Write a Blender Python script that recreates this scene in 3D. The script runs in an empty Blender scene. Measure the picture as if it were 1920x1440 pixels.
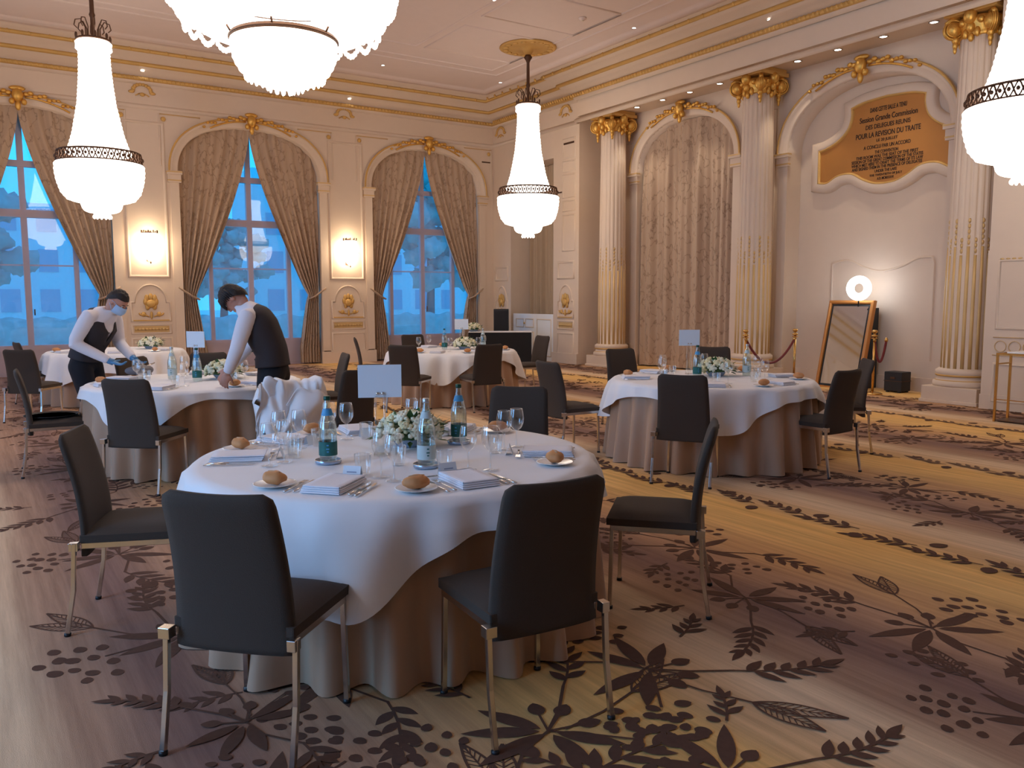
import bpy, bmesh, math, random
from mathutils import Vector, Matrix
random.seed(7)
PI = math.pi
rad = math.radians
SC = bpy.context.scene
COL = SC.collection

# ------------------------------------------------------------------ mesh helpers
class MB:
    def __init__(s):
        s.v = []; s.f = []; s.mi = []; s.sm = []
    def add(s, vs, fs, smooth=False, mi=0, M=None):
        b = len(s.v)
        for p in vs:
            p = Vector(p)
            if M is not None: p = M @ p
            s.v.append(tuple(p))
        for f in fs:
            s.f.append([b + i for i in f]); s.mi.append(mi); s.sm.append(smooth)
    def box(s, x0, x1, y0, y1, z0, z1, mi=0, M=None):
        v = [(x0,y0,z0),(x1,y0,z0),(x1,y1,z0),(x0,y1,z0),(x0,y0,z1),(x1,y0,z1),(x1,y1,z1),(x0,y1,z1)]
        f = [(0,3,2,1),(4,5,6,7),(0,1,5,4),(1,2,6,5),(2,3,7,6),(3,0,4,7)]
        s.add(v, f, False, mi, M)
    def lathe(s, prof, n=24, cx=0, cy=0, cz=0, smooth=True, mi=0, M=None, mod=None, cap0=True, cap1=True):
        vs = []; fs = []
        for j, (r, z) in enumerate(prof):
            for i in range(n):
                t = 2*PI*i/n
                rr = r if mod is None else r*mod(t, j, z)
                vs.append((cx+rr*math.cos(t), cy+rr*math.sin(t), cz+z))
        for j in range(len(prof)-1):
            for i in range(n):
                k = (i+1) % n
                fs.append((j*n+i, j*n+k, (j+1)*n+k, (j+1)*n+i))
        if cap0: fs.append(tuple(range(n))[::-1])
        if cap1: fs.append(tuple((len(prof)-1)*n+i for i in range(n)))
        s.add(vs, fs, smooth, mi, M)
    def tube(s, pts, r, n=8, smooth=True, mi=0, M=None, closed=False, flat=1.0):
        pts = [Vector(p) for p in pts]
        m = len(pts)
        rs = r if isinstance(r, (list, tuple)) else [r]*m
        vs = []; fs = []
        up = Vector((0,0,1))
        prev = None
        for i, p in enumerate(pts):
            if closed: d = pts[(i+1) % m] - pts[i-1]
            elif i == 0: d = pts[1]-pts[0]
            elif i == m-1: d = pts[-1]-pts[-2]
            else: d = pts[i+1]-pts[i-1]
            if d.length < 1e-9: d = Vector((0,0,1))
            d.normalize()
            if prev is None:
                a = up if abs(d.dot(up)) < .95 else Vector((1,0,0))
                x = d.cross(a).normalized()
            else:
                x = prev - d*prev.dot(d)
                x = x.normalized() if x.length > 1e-6 else d.cross(up).normalized()
            prev = x
            y = d.cross(x)
            for k in range(n):
                t = 2*PI*k/n + PI/n
                vs.append(p + x*math.cos(t)*rs[i] + y*math.sin(t)*rs[i]*flat)
        mm = m if closed else m-1
        for j in range(mm):
            j2 = (j+1) % m
            for i in range(n):
                k = (i+1) % n
                fs.append((j*n+i, j*n+k, j2*n+k, j2*n+i))
        if not closed:
            fs.append(tuple(range(n))[::-1]); fs.append(tuple((m-1)*n+i for i in range(n)))
        s.add(vs, fs, smooth, mi, M)
    def ell(s, c, r, nu=12, nv=8, mi=0, M=None, rot=None, fn=None):
        vs = []; fs = []
        Rm = rot.to_matrix() if rot is not None and hasattr(rot, 'to_matrix') else rot
        for j in range(nv+1):
            ph = PI*j/nv
            for i in range(nu):
                t = 2*PI*i/nu
                d = Vector((math.sin(ph)*math.cos(t), math.sin(ph)*math.sin(t), math.cos(ph)))
                k = 1 if fn is None else fn(d)
                p = Vector((d.x*r[0]*k, d.y*r[1]*k, d.z*r[2]*k))
                if Rm is not None: p = Rm @ p
                vs.append(p + Vector(c))
        for j in range(nv):
            for i in range(nu):
                k = (i+1) % nu
                fs.append((j*nu+i, (j+1)*nu+i, (j+1)*nu+k, j*nu+k))
        s.add(vs, fs, True, mi, M)
    def grid(s, fn, nu, nv, smooth=True, mi=0, M=None):
        vs = [fn(i/nu, j/nv) for j in range(nv+1) for i in range(nu+1)]
        fs = [(j*(nu+1)+i, j*(nu+1)+i+1, (j+1)*(nu+1)+i+1, (j+1)*(nu+1)+i) for j in range(nv) for i in range(nu)]
        s.add(vs, fs, smooth, mi, M)
    def poly(s, pts, mi=0, M=None):
        s.add(pts, [tuple(range(len(pts)))], False, mi, M)
    def prism(s, pts, fn, d0, d1, mi=0, smooth=False):
        # pts: 2D outline; fn(u, d, z) -> world; extruded from depth d0 to d1
        n = len(pts)
        vs = [fn(u, d0, z) for u, z in pts] + [fn(u, d1, z) for u, z in pts]
        fs = [tuple(range(n)), tuple(range(n, 2*n))[::-1]] + [(i, (i+1) % n, n+(i+1) % n, n+i) for i in range(n)]
        s.add(vs, fs, smooth, mi)
    def build(s, name, mats, parent=None, bevel=0, solid=0, weld=False):
        me = bpy.data.meshes.new(name)
        me.from_pydata(s.v, [], s.f)
        if not isinstance(mats, (list, tuple)): mats = [mats]
        for m in mats: me.materials.append(m)
        for p, a, b in zip(me.polygons, s.mi, s.sm):
            p.material_index = a; p.use_smooth = b
        bm = bmesh.new(); bm.from_mesh(me)
        bmesh.ops.remove_doubles(bm, verts=bm.verts, dist=1e-5)
        bmesh.ops.recalc_face_normals(bm, faces=bm.faces)
        bm.to_mesh(me); bm.free()
        me.update()
        o = bpy.data.objects.new(name, me)
        COL.objects.link(o)
        if parent is not None: o.parent = parent
        if bevel:
            b = o.modifiers.new('bevel', 'BEVEL'); b.width = bevel; b.segments = 2; b.limit_method = 'ANGLE'; b.angle_limit = rad(40)
        if solid:
            b = o.modifiers.new('solid', 'SOLIDIFY'); b.thickness = solid; b.offset = -1
        return o

def tag(o, label=None, cat=None, group=None, kind=None):
    if label: o['label'] = label
    if cat: o['category'] = cat
    if group: o['group'] = group
    if kind: o['kind'] = kind
    return o
def thing(name, label, cat, loc=(0,0,0), rz=0, group=None):
    o = bpy.data.objects.new(name, None); COL.objects.link(o)
    o.empty_display_size = .1
    o.location = loc; o.rotation_euler = (0,0,rz)
    return tag(o, label, cat, group)
def struct(o): 
    o['kind'] = 'structure'; return o
def dup(root, loc, rz, label=None, group=None, scale=None, rot=None):
    r = root.copy(); COL.objects.link(r)
    r.location = loc; r.rotation_euler = rot if rot is not None else (0,0,rz)
    if scale: r.scale = (scale,)*3 if not isinstance(scale, tuple) else scale
    if label: r['label'] = label
    if group: r['group'] = group
    for ch in list(root.children):
        c = ch.copy(); COL.objects.link(c); c.parent = r
        for g in list(ch.children):
            d = g.copy(); COL.objects.link(d); d.parent = c
    return r

# ------------------------------------------------------------------ materials
def srgb(r, g, b):
    f = lambda c: (c/255/12.92) if c/255 <= .04045 else ((c/255+.055)/1.055)**2.4
    return (f(r), f(g), f(b), 1)
def mat(name, col, rough=.5, metal=0, bump=0, bscale=40, var=0, vscale=5, spec=.5, emis=None, es=0, sheen=0, trans=0, stretch=None):
    m = bpy.data.materials.new(name); m.use_nodes = True
    nt = m.node_tree; p = nt.nodes['Principled BSDF']
    p.inputs['Base Color'].default_value = col
    p.inputs['Roughness'].default_value = rough
    p.inputs['Metallic'].default_value = metal
    p.inputs['Specular IOR Level'].default_value = spec
    if sheen: p.inputs['Sheen Weight'].default_value = sheen; p.inputs['Sheen Roughness'].default_value = .5
    if trans: p.inputs['Transmission Weight'].default_value = trans
    if emis: p.inputs['Emission Color'].default_value = emis; p.inputs['Emission Strength'].default_value = es
    tc = nt.nodes.new('ShaderNodeTexCoord')
    src = tc.outputs['Object']
    if stretch:
        mp = nt.nodes.new('ShaderNodeMapping'); mp.inputs['Scale'].default_value = stretch
        nt.links.new(src, mp.inputs['Vector']); src = mp.outputs['Vector']
    n = nt.nodes.new('ShaderNodeTexNoise'); n.inputs['Scale'].default_value = vscale; n.inputs['Detail'].default_value = 4
    nt.links.new(src, n.inputs['Vector'])
    if True:
        mx = nt.nodes.new('ShaderNodeMix'); mx.data_type = 'RGBA'
        v = max(var, .03)
        mx.inputs['A'].default_value = tuple(c*(1-v) for c in col[:3])+(1,)
        mx.inputs['B'].default_value = tuple(min(1, c*(1+v)) for c in col[:3])+(1,)
        nt.links.new(n.outputs['Fac'], mx.inputs['Factor']); nt.links.new(mx.outputs['Result'], p.inputs['Base Color'])
    if bump:
        n2 = nt.nodes.new('ShaderNodeTexNoise'); n2.inputs['Scale'].default_value = bscale; n2.inputs['Detail'].default_value = 3
        nt.links.new(src, n2.inputs['Vector'])
        b = nt.nodes.new('ShaderNodeBump'); b.inputs['Strength'].default_value = bump; b.inputs['Distance'].default_value = .01
        nt.links.new(n2.outputs['Fac'], b.inputs['Height']); nt.links.new(b.outputs['Normal'], p.inputs['Normal'])
    return m
def emit(name, col, s):
    m = bpy.data.materials.new(name); m.use_nodes = True
    nt = m.node_tree; nt.nodes.clear()
    e = nt.nodes.new('ShaderNodeEmission'); o = nt.nodes.new('ShaderNodeOutputMaterial')
    e.inputs['Color'].default_value = col; e.inputs['Strength'].default_value = s
    nt.links.new(e.outputs[0], o.inputs[0]); return m
def thin_glass(name, tint=(.95,.98,1,1), k=.06, rough=.02, extra=0.0):
    # thin clear glass: transparency plus mirror reflection by facing angle
    m = bpy.data.materials.new(name); m.use_nodes = True
    nt = m.node_tree; nt.nodes.clear()
    t = nt.nodes.new('ShaderNodeBsdfTransparent'); t.inputs[0].default_value = tint
    g = nt.nodes.new('ShaderNodeBsdfGlossy'); g.inputs['Roughness'].default_value = rough; g.inputs['Color'].default_value = (1,1,1,1)
    lw = nt.nodes.new('ShaderNodeLayerWeight'); lw.inputs['Blend'].default_value = .35
    mr = nt.nodes.new('ShaderNodeMapRange'); mr.inputs['To Min'].default_value = k; mr.inputs['To Max'].default_value = min(1, .65+extra)
    mx = nt.nodes.new('ShaderNodeMixShader'); o = nt.nodes.new('ShaderNodeOutputMaterial')
    nt.links.new(lw.outputs['Facing'], mr.inputs['Value']); nt.links.new(mr.outputs[0], mx.inputs[0])
    nt.links.new(t.outputs[0], mx.inputs[1]); nt.links.new(g.outputs[0], mx.inputs[2]); nt.links.new(mx.outputs[0], o.inputs[0])
    return m
def sheer(name, col, alpha):
    m = bpy.data.materials.new(name); m.use_nodes = True
    nt = m.node_tree; nt.nodes.clear()
    t = nt.nodes.new('ShaderNodeBsdfTransparent'); d = nt.nodes.new('ShaderNodeBsdfDiffuse'); d.inputs[0].default_value = col
    tl = nt.nodes.new('ShaderNodeBsdfTranslucent'); tl.inputs[0].default_value = col
    a = nt.nodes.new('ShaderNodeMixShader'); a.inputs[0].default_value = .5
    mx = nt.nodes.new('ShaderNodeMixShader'); mx.inputs[0].default_value = alpha; o = nt.nodes.new('ShaderNodeOutputMaterial')
    nt.links.new(d.outputs[0], a.inputs[1]); nt.links.new(tl.outputs[0], a.inputs[2])
    nt.links.new(t.outputs[0], mx.inputs[1]); nt.links.new(a.outputs[0], mx.inputs[2]); nt.links.new(mx.outputs[0], o.inputs[0])
    return m
def curtain_mat(name, base, dark):
    m = mat(name, base, .75, bump=.25, bscale=120, sheen=.3)
    nt = m.node_tree; p = nt.nodes['Principled BSDF']
    tc = nt.nodes.new('ShaderNodeTexCoord'); mp = nt.nodes.new('ShaderNodeMapping')
    mp.inputs['Scale'].default_value = (2.6, 2.6, 1.5); mp.inputs['Rotation'].default_value = (.3, .6, .3)
    nz = nt.nodes.new('ShaderNodeTexNoise'); nz.inputs['Scale'].default_value = 2.2; nz.inputs['Detail'].default_value = 5; nz.inputs['Roughness'].default_value = .45
    sb_ = nt.nodes.new('ShaderNodeMath'); sb_.operation = 'SUBTRACT'; sb_.inputs[1].default_value = .5
    ab = nt.nodes.new('ShaderNodeMath'); ab.operation = 'ABSOLUTE'
    cr = nt.nodes.new('ShaderNodeValToRGB'); cr.color_ramp.elements[0].position = .004; cr.color_ramp.elements[1].position = .022
    cr.color_ramp.elements[0].color = dark; cr.color_ramp.elements[1].color = base
    L = nt.links.new
    L(tc.outputs['Object'], mp.inputs['Vector']); L(mp.outputs[0], nz.inputs['Vector'])
    L(nz.outputs['Fac'], sb_.inputs[0]); L(sb_.outputs[0], ab.inputs[0]); L(ab.outputs[0], cr.inputs['Fac']); L(cr.outputs['Color'], p.inputs['Base Color'])
    return m
def carpet_mat():
    m = bpy.data.materials.new('carpet_stripes'); m.use_nodes = True
    nt = m.node_tree; p = nt.nodes['Principled BSDF']; L = nt.links.new
    p.inputs['Roughness'].default_value = .95; p.inputs['Specular IOR Level'].default_value = .15
    tc = nt.nodes.new('ShaderNodeTexCoord'); sx = nt.nodes.new('ShaderNodeSeparateXYZ'); L(tc.outputs['Object'], sx.inputs[0])
    # slow wobble of the bands along the room
    mpw = nt.nodes.new('ShaderNodeMapping'); mpw.inputs['Scale'].default_value = (.5, .12, 1)
    nw = nt.nodes.new('ShaderNodeTexNoise'); nw.inputs['Scale'].default_value = 1.4; nw.inputs['Detail'].default_value = 2
    L(tc.outputs['Object'], mpw.inputs[0]); L(mpw.outputs[0], nw.inputs['Vector'])
    def math_(op, a, b=None):
        n = nt.nodes.new('ShaderNodeMath'); n.operation = op
        for i, v in enumerate((a, b)):
            if v is None: continue
            if isinstance(v, (int, float)): n.inputs[i].default_value = v
            else: L(v, n.inputs[i])
        return n.outputs[0]
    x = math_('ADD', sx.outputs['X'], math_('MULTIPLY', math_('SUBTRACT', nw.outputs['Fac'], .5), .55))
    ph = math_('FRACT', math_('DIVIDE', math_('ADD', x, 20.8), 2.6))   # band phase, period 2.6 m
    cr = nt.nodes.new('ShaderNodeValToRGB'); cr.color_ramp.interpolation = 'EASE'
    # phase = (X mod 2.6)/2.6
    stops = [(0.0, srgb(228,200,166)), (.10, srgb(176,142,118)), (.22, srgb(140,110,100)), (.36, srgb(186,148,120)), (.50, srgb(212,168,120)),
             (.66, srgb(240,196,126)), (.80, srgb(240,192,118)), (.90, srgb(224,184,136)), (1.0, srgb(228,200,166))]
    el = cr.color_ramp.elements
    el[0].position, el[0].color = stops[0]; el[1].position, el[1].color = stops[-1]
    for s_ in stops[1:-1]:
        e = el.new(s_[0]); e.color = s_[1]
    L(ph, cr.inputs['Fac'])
    mp = nt.nodes.new('ShaderNodeMapping'); mp.inputs['Scale'].default_value = (9, .35, 1)
    n1 = nt.nodes.new('ShaderNodeTexNoise'); n1.inputs['Scale'].default_value = 2; n1.inputs['Detail'].default_value = 6; n1.inputs['Roughness'].default_value = .7
    L(tc.outputs['Object'], mp.inputs[0]); L(mp.outputs[0], n1.inputs['Vector'])
    r2 = nt.nodes.new('ShaderNodeValToRGB'); r2.color_ramp.elements[0].position = .3; r2.color_ramp.elements[1].position = .7
    r2.color_ramp.elements[0].color = (.60,.55,.53,1); r2.color_ramp.elements[1].color = (1.15,1.15,1.15,1)
    L(n1.outputs['Fac'], r2.inputs['Fac'])
    mx = nt.nodes.new('ShaderNodeMix'); mx.data_type = 'RGBA'; mx.blend_type = 'MULTIPLY'; mx.inputs['Factor'].default_value = .75
    L(cr.outputs['Color'], mx.inputs['A']); L(r2.outputs['Color'], mx.inputs['B']); 
    n3 = nt.nodes.new('ShaderNodeTexNoise'); n3.inputs['Scale'].default_value = 350
    L(tc.outputs['Object'], n3.inputs['Vector'])
    b = nt.nodes.new('ShaderNodeBump'); b.inputs['Strength'].default_value = .35; b.inputs['Distance'].default_value = .004
    L(n3.outputs['Fac'], b.inputs['Height']); L(b.outputs['Normal'], p.inputs['Normal'])
    # paler zone of the pattern near the window side of the room
    L(mx.outputs['Result'], p.inputs['Base Color'])
    return m

M = {}
M['cream'] = mat('cream_paint', srgb(218,196,174), .55, bump=.05, bscale=60)
M['ceil'] = mat('ceiling_paint', srgb(222,202,192), .7)
M['panel'] = mat('cream_panel_shade', srgb(218,198,174), .6)
M['gold'] = mat('gold_leaf', srgb(220,170,84), .38, metal=.7, bump=.3, bscale=60, var=.2, vscale=18)
M['goldmat'] = mat('gold_paint', srgb(212,168,96), .5, metal=.3, bump=.3, bscale=50, var=.15)
M['goldpale'] = mat('pale_gilding', srgb(212,176,118), .5, metal=.25, var=.12)
M['bronze'] = mat('dark_bronze', srgb(92,66,50), .45, metal=.7)
M['plaque'] = mat('gilded_plaque', srgb(184,124,58), .5, metal=.25, bump=.15, bscale=9, var=.12, vscale=3)
M['ink'] = mat('dark_lettering', srgb(48,28,16), .7)
M['curtain'] = curtain_mat('damask_curtain', srgb(184,156,130), srgb(150,122,98))
M['plain'] = mat('plain_curtain_cloth', srgb(178,152,124), .8, bump=.2, bscale=120)
M['sheer'] = sheer('sheer_net', (.75,.72,.78,1), .28)
M['white'] = mat('white_tablecloth', srgb(236,234,236), .8, bump=.12, bscale=14, sheen=.1)
M['skirt'] = mat('taupe_table_skirt', srgb(176,140,112), .55, bump=.08, bscale=20, sheen=.4)
M['black'] = mat('black_cloth', srgb(16,16,20), .85)
M['fab'] = mat('charcoal_chair_fabric', srgb(62,50,41), .85, bump=.35, bscale=350, sheen=.02)
M['chrome'] = mat('chrome', srgb(205,200,195), .22, metal=1)
M['steel'] = mat('cutlery_steel', srgb(215,212,208), .18, metal=1)
M['china'] = mat('white_china', srgb(240,238,236), .2)
M['bread'] = mat('bread_crust', srgb(205,140,86), .65, bump=.3, bscale=30, var=.25, vscale=12)
M['flour'] = mat('bread_floured', srgb(196,160,124), .8, bump=.3, bscale=30, var=.2, vscale=12)
M['napkin'] = mat('napkin_linen', srgb(232,230,236), .85, bump=.1, bscale=60)
M['card'] = mat('card_paper', srgb(226,232,240), .7)
M['print'] = mat('card_print', srgb(150,160,185), .7)
M['glass'] = thin_glass('drinking_glass', (.97,.98,.98,1), .05, .02)
M['bottle'] = thin_glass('bottle_glass', (.86,.93,.92,1), .08, .03)
M['pane'] = thin_glass('window_pane', (.95,.98,1,1), .12, .01, -.3)
M['water'] = thin_glass('water', (.93,.96,.97,1), .04, .02)
M['label'] = mat('green_label', srgb(22,96,92), .5, var=.3, vscale=30)
M['labelp'] = mat('pale_label', srgb(190,205,205), .5)
M['blue'] = mat('blue_label', srgb(70,150,200), .5)
M['cap'] = mat('bottle_cap', srgb(190,190,190), .35, metal=.8)
M['capg'] = mat('green_cap', srgb(20,70,55), .4, metal=.4)
M['petal'] = mat('white_petal', srgb(236,232,206), .7)
M['petalc'] = mat('cream_petal', srgb(232,224,180), .7)
M['leaf'] = mat('green_leaf', srgb(58,92,44), .5, var=.3)
M['bowl'] = mat('silver_bowl', srgb(170,185,205), .25, metal=.6)
M['frame'] = mat('window_frame_paint', srgb(176,158,168), .5)
M['crystal'] = emit('lit_crystal', (1,.86,.73,1), 5.2)
M['sconce'] = emit('lit_sconce', (1,.80,.55,1), 22)
M['spot'] = emit('spot_lens', (1,.95,.9,1), 14)
M['ring'] = emit('ring_lamp', (.86,.92,1,1), 16)
M['skin'] = mat('skin', srgb(196,142,122), .55, spec=.3)
M['hair'] = mat('dark_hair', srgb(34,24,22), .6, bump=.6, bscale=90)
M['shirt'] = mat('white_shirt', srgb(232,226,232), .75, bump=.15, bscale=16)
M['vest'] = mat('charcoal_vest', srgb(48,42,46), .8, bump=.1, bscale=60)
M['vestf'] = mat('grey_vest_satin', srgb(104,100,104), .5)
M['trouser'] = mat('black_trousers', srgb(16,15,24), .85)
M['shoe'] = mat('black_leather', srgb(14,13,14), .3)
M['mask'] = mat('surgical_mask', srgb(176,204,238), .8)
M['glove'] = mat('blue_glove', srgb(82,140,190), .45)
M['velvet'] = mat('red_velvet', srgb(112,22,20), .8, sheen=.5)
M['brass'] = mat('brass', srgb(214,168,96), .25, metal=.9)
M['mirror'] = mat('mirror_silver', srgb(215,222,232), .04, metal=1)
M['blk'] = mat('black_plastic', srgb(22,22,26), .5)
M['wood'] = mat('gilt_frame_wood', srgb(196,130,66), .4, metal=.3, bump=.2, bscale=20)
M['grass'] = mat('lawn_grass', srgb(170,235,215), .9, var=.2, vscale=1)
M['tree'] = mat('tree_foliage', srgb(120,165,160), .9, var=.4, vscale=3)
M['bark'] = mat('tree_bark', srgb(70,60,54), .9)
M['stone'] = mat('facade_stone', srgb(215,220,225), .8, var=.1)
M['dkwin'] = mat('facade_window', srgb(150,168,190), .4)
M['carpet'] = carpet_mat()
M['motif'] = mat('carpet_motif', srgb(96,70,58), .95, var=.18, vscale=40, spec=.1)
M['motif2'] = mat('carpet_motif_soft', srgb(120,94,76), .95, var=.2, vscale=40, spec=.1)

# ------------------------------------------------------------------ camera
cam_d = bpy.data.cameras.new('camera'); cam = bpy.data.objects.new('camera', cam_d); COL.objects.link(cam)
F = 1551.0
def _n(v): v = Vector(v); return v.normalized()
_vy = _n((-1020, -159, F)); _vx = Vector((2385, -167, F)); _vx = (_vx.normalized()); _vx = (_vx - _vy*_vx.dot(_vy)).normalized()
_vz = -(_vx.cross(_vy)); 
if _vz.y > 0: _vz = -_vz
# rows of the camera->world rotation (camera axes: right, down, forward)
right = Vector((_vx.x, _vy.x, _vz.x)); down = Vector((_vx.y, _vy.y, _vz.y)); fwd = Vector((_vx.z, _vy.z, _vz.z))
cam.matrix_world = Matrix(((right.x, -down.x, -fwd.x, 0), (right.y, -down.y, -fwd.y, 0), (right.z, -down.z, -fwd.z, 1.52), (0,0,0,1)))
cam_d.sensor_width = 36; cam_d.lens = F/1920*36; cam_d.clip_end = 300; cam_d.clip_start = .05
SC.camera = cam
# ------------------------------------------------------------------ room shell
YB = 18.6; XR = 11.58; XN = 12.45; XL = -5.0; YF = -6.0; ZC = 6.48
FB = lambda u, d, z: (u, YB-d, z)            # back wall: u = X, d = out of the wall
FR = lambda u, d, z: (XR-d, u, z)            # right wall pier plane: u = Y
FN = lambda u, d, z: (XN-d, u, z)            # recessed bay plane behind the columns
def arch_pts(cx, a, zs, rise, n=28, p=2.35):
    out = []
    for i in range(n+1):
        t = PI*i/n
        c, s_ = math.cos(t), math.sin(t)
        out.append((cx - a*math.copysign(abs(c)**(2/p), c), zs + rise*abs(s_)**(2/p)))
    return out
def arched_wall(mb, fn, u0, u1, z0, z1, ops, depth, zb=0, mi=0):
    # ops: (cx, a, zs, rise, p); wall face with openings down to the floor and their reveals
    u = u0
    for (cx, a, zs, rise, p) in ops:
        mb.add([fn(u,0,z0), fn(cx-a,0,z0), fn(cx-a,0,z1), fn(u,0,z1)], [(0,1,2,3)], mi=mi)
        ap = arch_pts(cx, a, zs, rise, p=p)
        for (x1, y1), (x2, y2) in zip(ap, ap[1:]):
            mb.add([fn(x1,0,y1), fn(x2,0,y2), fn(x2,0,z1), fn(x1,0,z1)], [(0,1,2,3)], mi=mi)
            mb.add([fn(x1,0,y1), fn(x2,0,y2), fn(x2,-depth,y2), fn(x1,-depth,y1)], [(0,1,2,3)], True, mi)
        for x in (cx-a, cx+a):
            mb.add([fn(x,0,z0), fn(x,0,zs), fn(x,-depth,zs), fn(x,-depth,z0)], [(0,1,2,3)], mi=mi)
        u = cx+a
    mb.add([fn(u,0,z0), fn(u1,0,z0), fn(u1,0,z1), fn(u,0,z1)], [(0,1,2,3)], mi=mi)
def molding(mb, fn, path, prof, mi=0, closed=False, smooth=True):
    # path in wall coords (u,z); prof: (offset to the left of travel, out)
    m = len(path); vs = []; k = len(prof)
    for i in range(m):
        a = Vector(path[i-1] if (i > 0 or closed) else path[i]); b = Vector(path[(i+1) % m] if (i < m-1 or closed) else path[i])
        c = Vector(path[i])
        d1 = (c-a).normalized() if (c-a).length > 0 else (b-c).normalized()
        d2 = (b-c).normalized() if (b-c).length > 0 else d1
        n1 = Vector((-d1.y, d1.x)); n2 = Vector((-d2.y, d2.x))
        n = (n1+n2); n = n.normalized() if n.length > 1e-6 else n1
        s_ = 1/max(.35, n.dot(n1))
        for (o_, out) in prof:
            q = c + n*o_*s_
            vs.append(fn(q.x, out, q.y))
    fs = []
    for i in range(m if closed else m-1):
        j = (i+1) % m
        for q in range(k-1):
            fs.append((i*k+q, i*k+q+1, j*k+q+1, j*k+q))
    mb.add(vs, fs, smooth, mi)
def halfround(w, h, n=5):
    return [(-w/2*math.cos(PI*i/n), h*math.sin(PI*i/n)) for i in range(n+1)]
def rect(u0, u1, z0, z1): return [(u0,z0),(u1,z0),(u1,z1),(u0,z1)]

# floor: striped carpet with woven leaf motifs
flo = MB()
flo.poly([(XL,YF,0),(13.0,YF,0),(13.0,19.3,0),(XL,19.3,0)], 0)
cz = [.0012]
def leafshape(cx, cy, ang, L_, W_, mi=1, pointy=1.0, n=9):
    ca, sa = math.cos(ang), math.sin(ang)
    pts = []
    for i in range(n+1):
        t = i/n; w = W_/2*math.sin(PI*t**.85)**pointy
        pts.append((t*L_, w))
    for i in range(n-1, 0, -1):
        t = i/n; w = W_/2*math.sin(PI*t**.85)**pointy
        pts.append((t*L_, -w))
    cz[0] += .00000018
    flo.poly([(cx+x*ca-y*sa, cy+x*sa+y*ca, cz[0]) for x, y in pts], mi)
def ribbon(pts, w, mi=1):
    cz[0] += .00000018
    vs = []
    for i, p in enumerate(pts):
        a = Vector(pts[max(0,i-1)]); b = Vector(pts[min(len(pts)-1,i+1)]); d = (b-a).normalized(); n = Vector((-d.y, d.x))*w/2
        vs += [(p[0]+n.x, p[1]+n.y, cz[0]), (p[0]-n.x, p[1]-n.y, cz[0])]
    flo.add(vs, [(2*i,2*i+1,2*i+3,2*i+2) for i in range(len(pts)-1)], mi=mi)
def outline_leaf(cx, cy, ang, L_, W_, mi=1):
    ca, sa = math.cos(ang), math.sin(ang)
    T = lambda x, y: (cx+x*ca-y*sa, cy+x*sa+y*ca)
    up = [T(L_*i/12, W_/2*math.sin(PI*(i/12)**.85)) for i in range(13)]
    lo = [T(L_*i/12, -W_/2*math.sin(PI*(i/12)**.85)) for i in range(13)]
    ribbon(up, .010, mi); ribbon(lo, .010, mi); ribbon([T(0,0), T(L_,0)], .007, mi)
    for i in range(2, 11):
        t = i/12; w = W_/2*math.sin(PI*min(1,(t+.1))**.85)*.85
        ribbon([T(L_*t,0), T(L_*(t+.1), w)], .005, mi); ribbon([T(L_*t,0), T(L_*(t+.1), -w)], .005, mi)
def sprig(x, y, ang, L_, n, lw, mi=1, bend=.0, fat=.34):
    pts = []; a = ang; px, py = x, y
    for i in range(n+1):
        pts.append((px, py)); px += math.cos(a)*L_/n; py += math.sin(a)*L_/n; a += bend/n
    ribbon(pts, .011, mi)
    a = ang
    for i in range(1, n+1):
        a += bend/n
        f = 1 - .3*i/n
        for s_ in (1, -1):
            o_ = .35*L_/n*(s_ > 0)
            leafshape(pts[i][0]-math.cos(a)*o_, pts[i][1]-math.sin(a)*o_, a + s_*(.85-.25*i/n), lw*f*random.uniform(.75,1.1), lw*fat*f, mi)
    leafshape(pts[-1][0], pts[-1][1], a, lw*1.0, lw*.28, mi)
def berries(x, y, ang, r, n=12, mi=1):
    for i in range(n):
        q = math.sqrt((i+.3)/n)*r; t = i*2.399
        bx, by = q*math.cos(t)*1.7, q*math.sin(t)*1.0
        s_ = r*random.uniform(.20,.27)
        leafshape(x+bx*math.cos(ang)-by*math.sin(ang), y+bx*math.sin(ang)+by*math.cos(ang), ang+random.uniform(-.4,.4), s_*2.0, s_*1.5, mi, .6)
def bigflower(x, y, ang, r, mi=1, n=8):
    for i in range(n):
        t = ang + (i+.5-n/2)*2*PI/n*.9 + random.uniform(-.08,.08)
        if i in (2,3,4):       # short stalked buds
            ribbon([(x,y),(x+math.cos(t)*r*.45,y+math.sin(t)*r*.45)], .010, mi)
            leafshape(x+math.cos(t)*r*.42, y+math.sin(t)*r*.42, t, r*.34, r*.24, mi, .7)
        else: leafshape(x+math.cos(t)*.03, y+math.sin(t)*.03, t, r*random.uniform(.9,1.25), r*.26, mi, .9)
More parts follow.
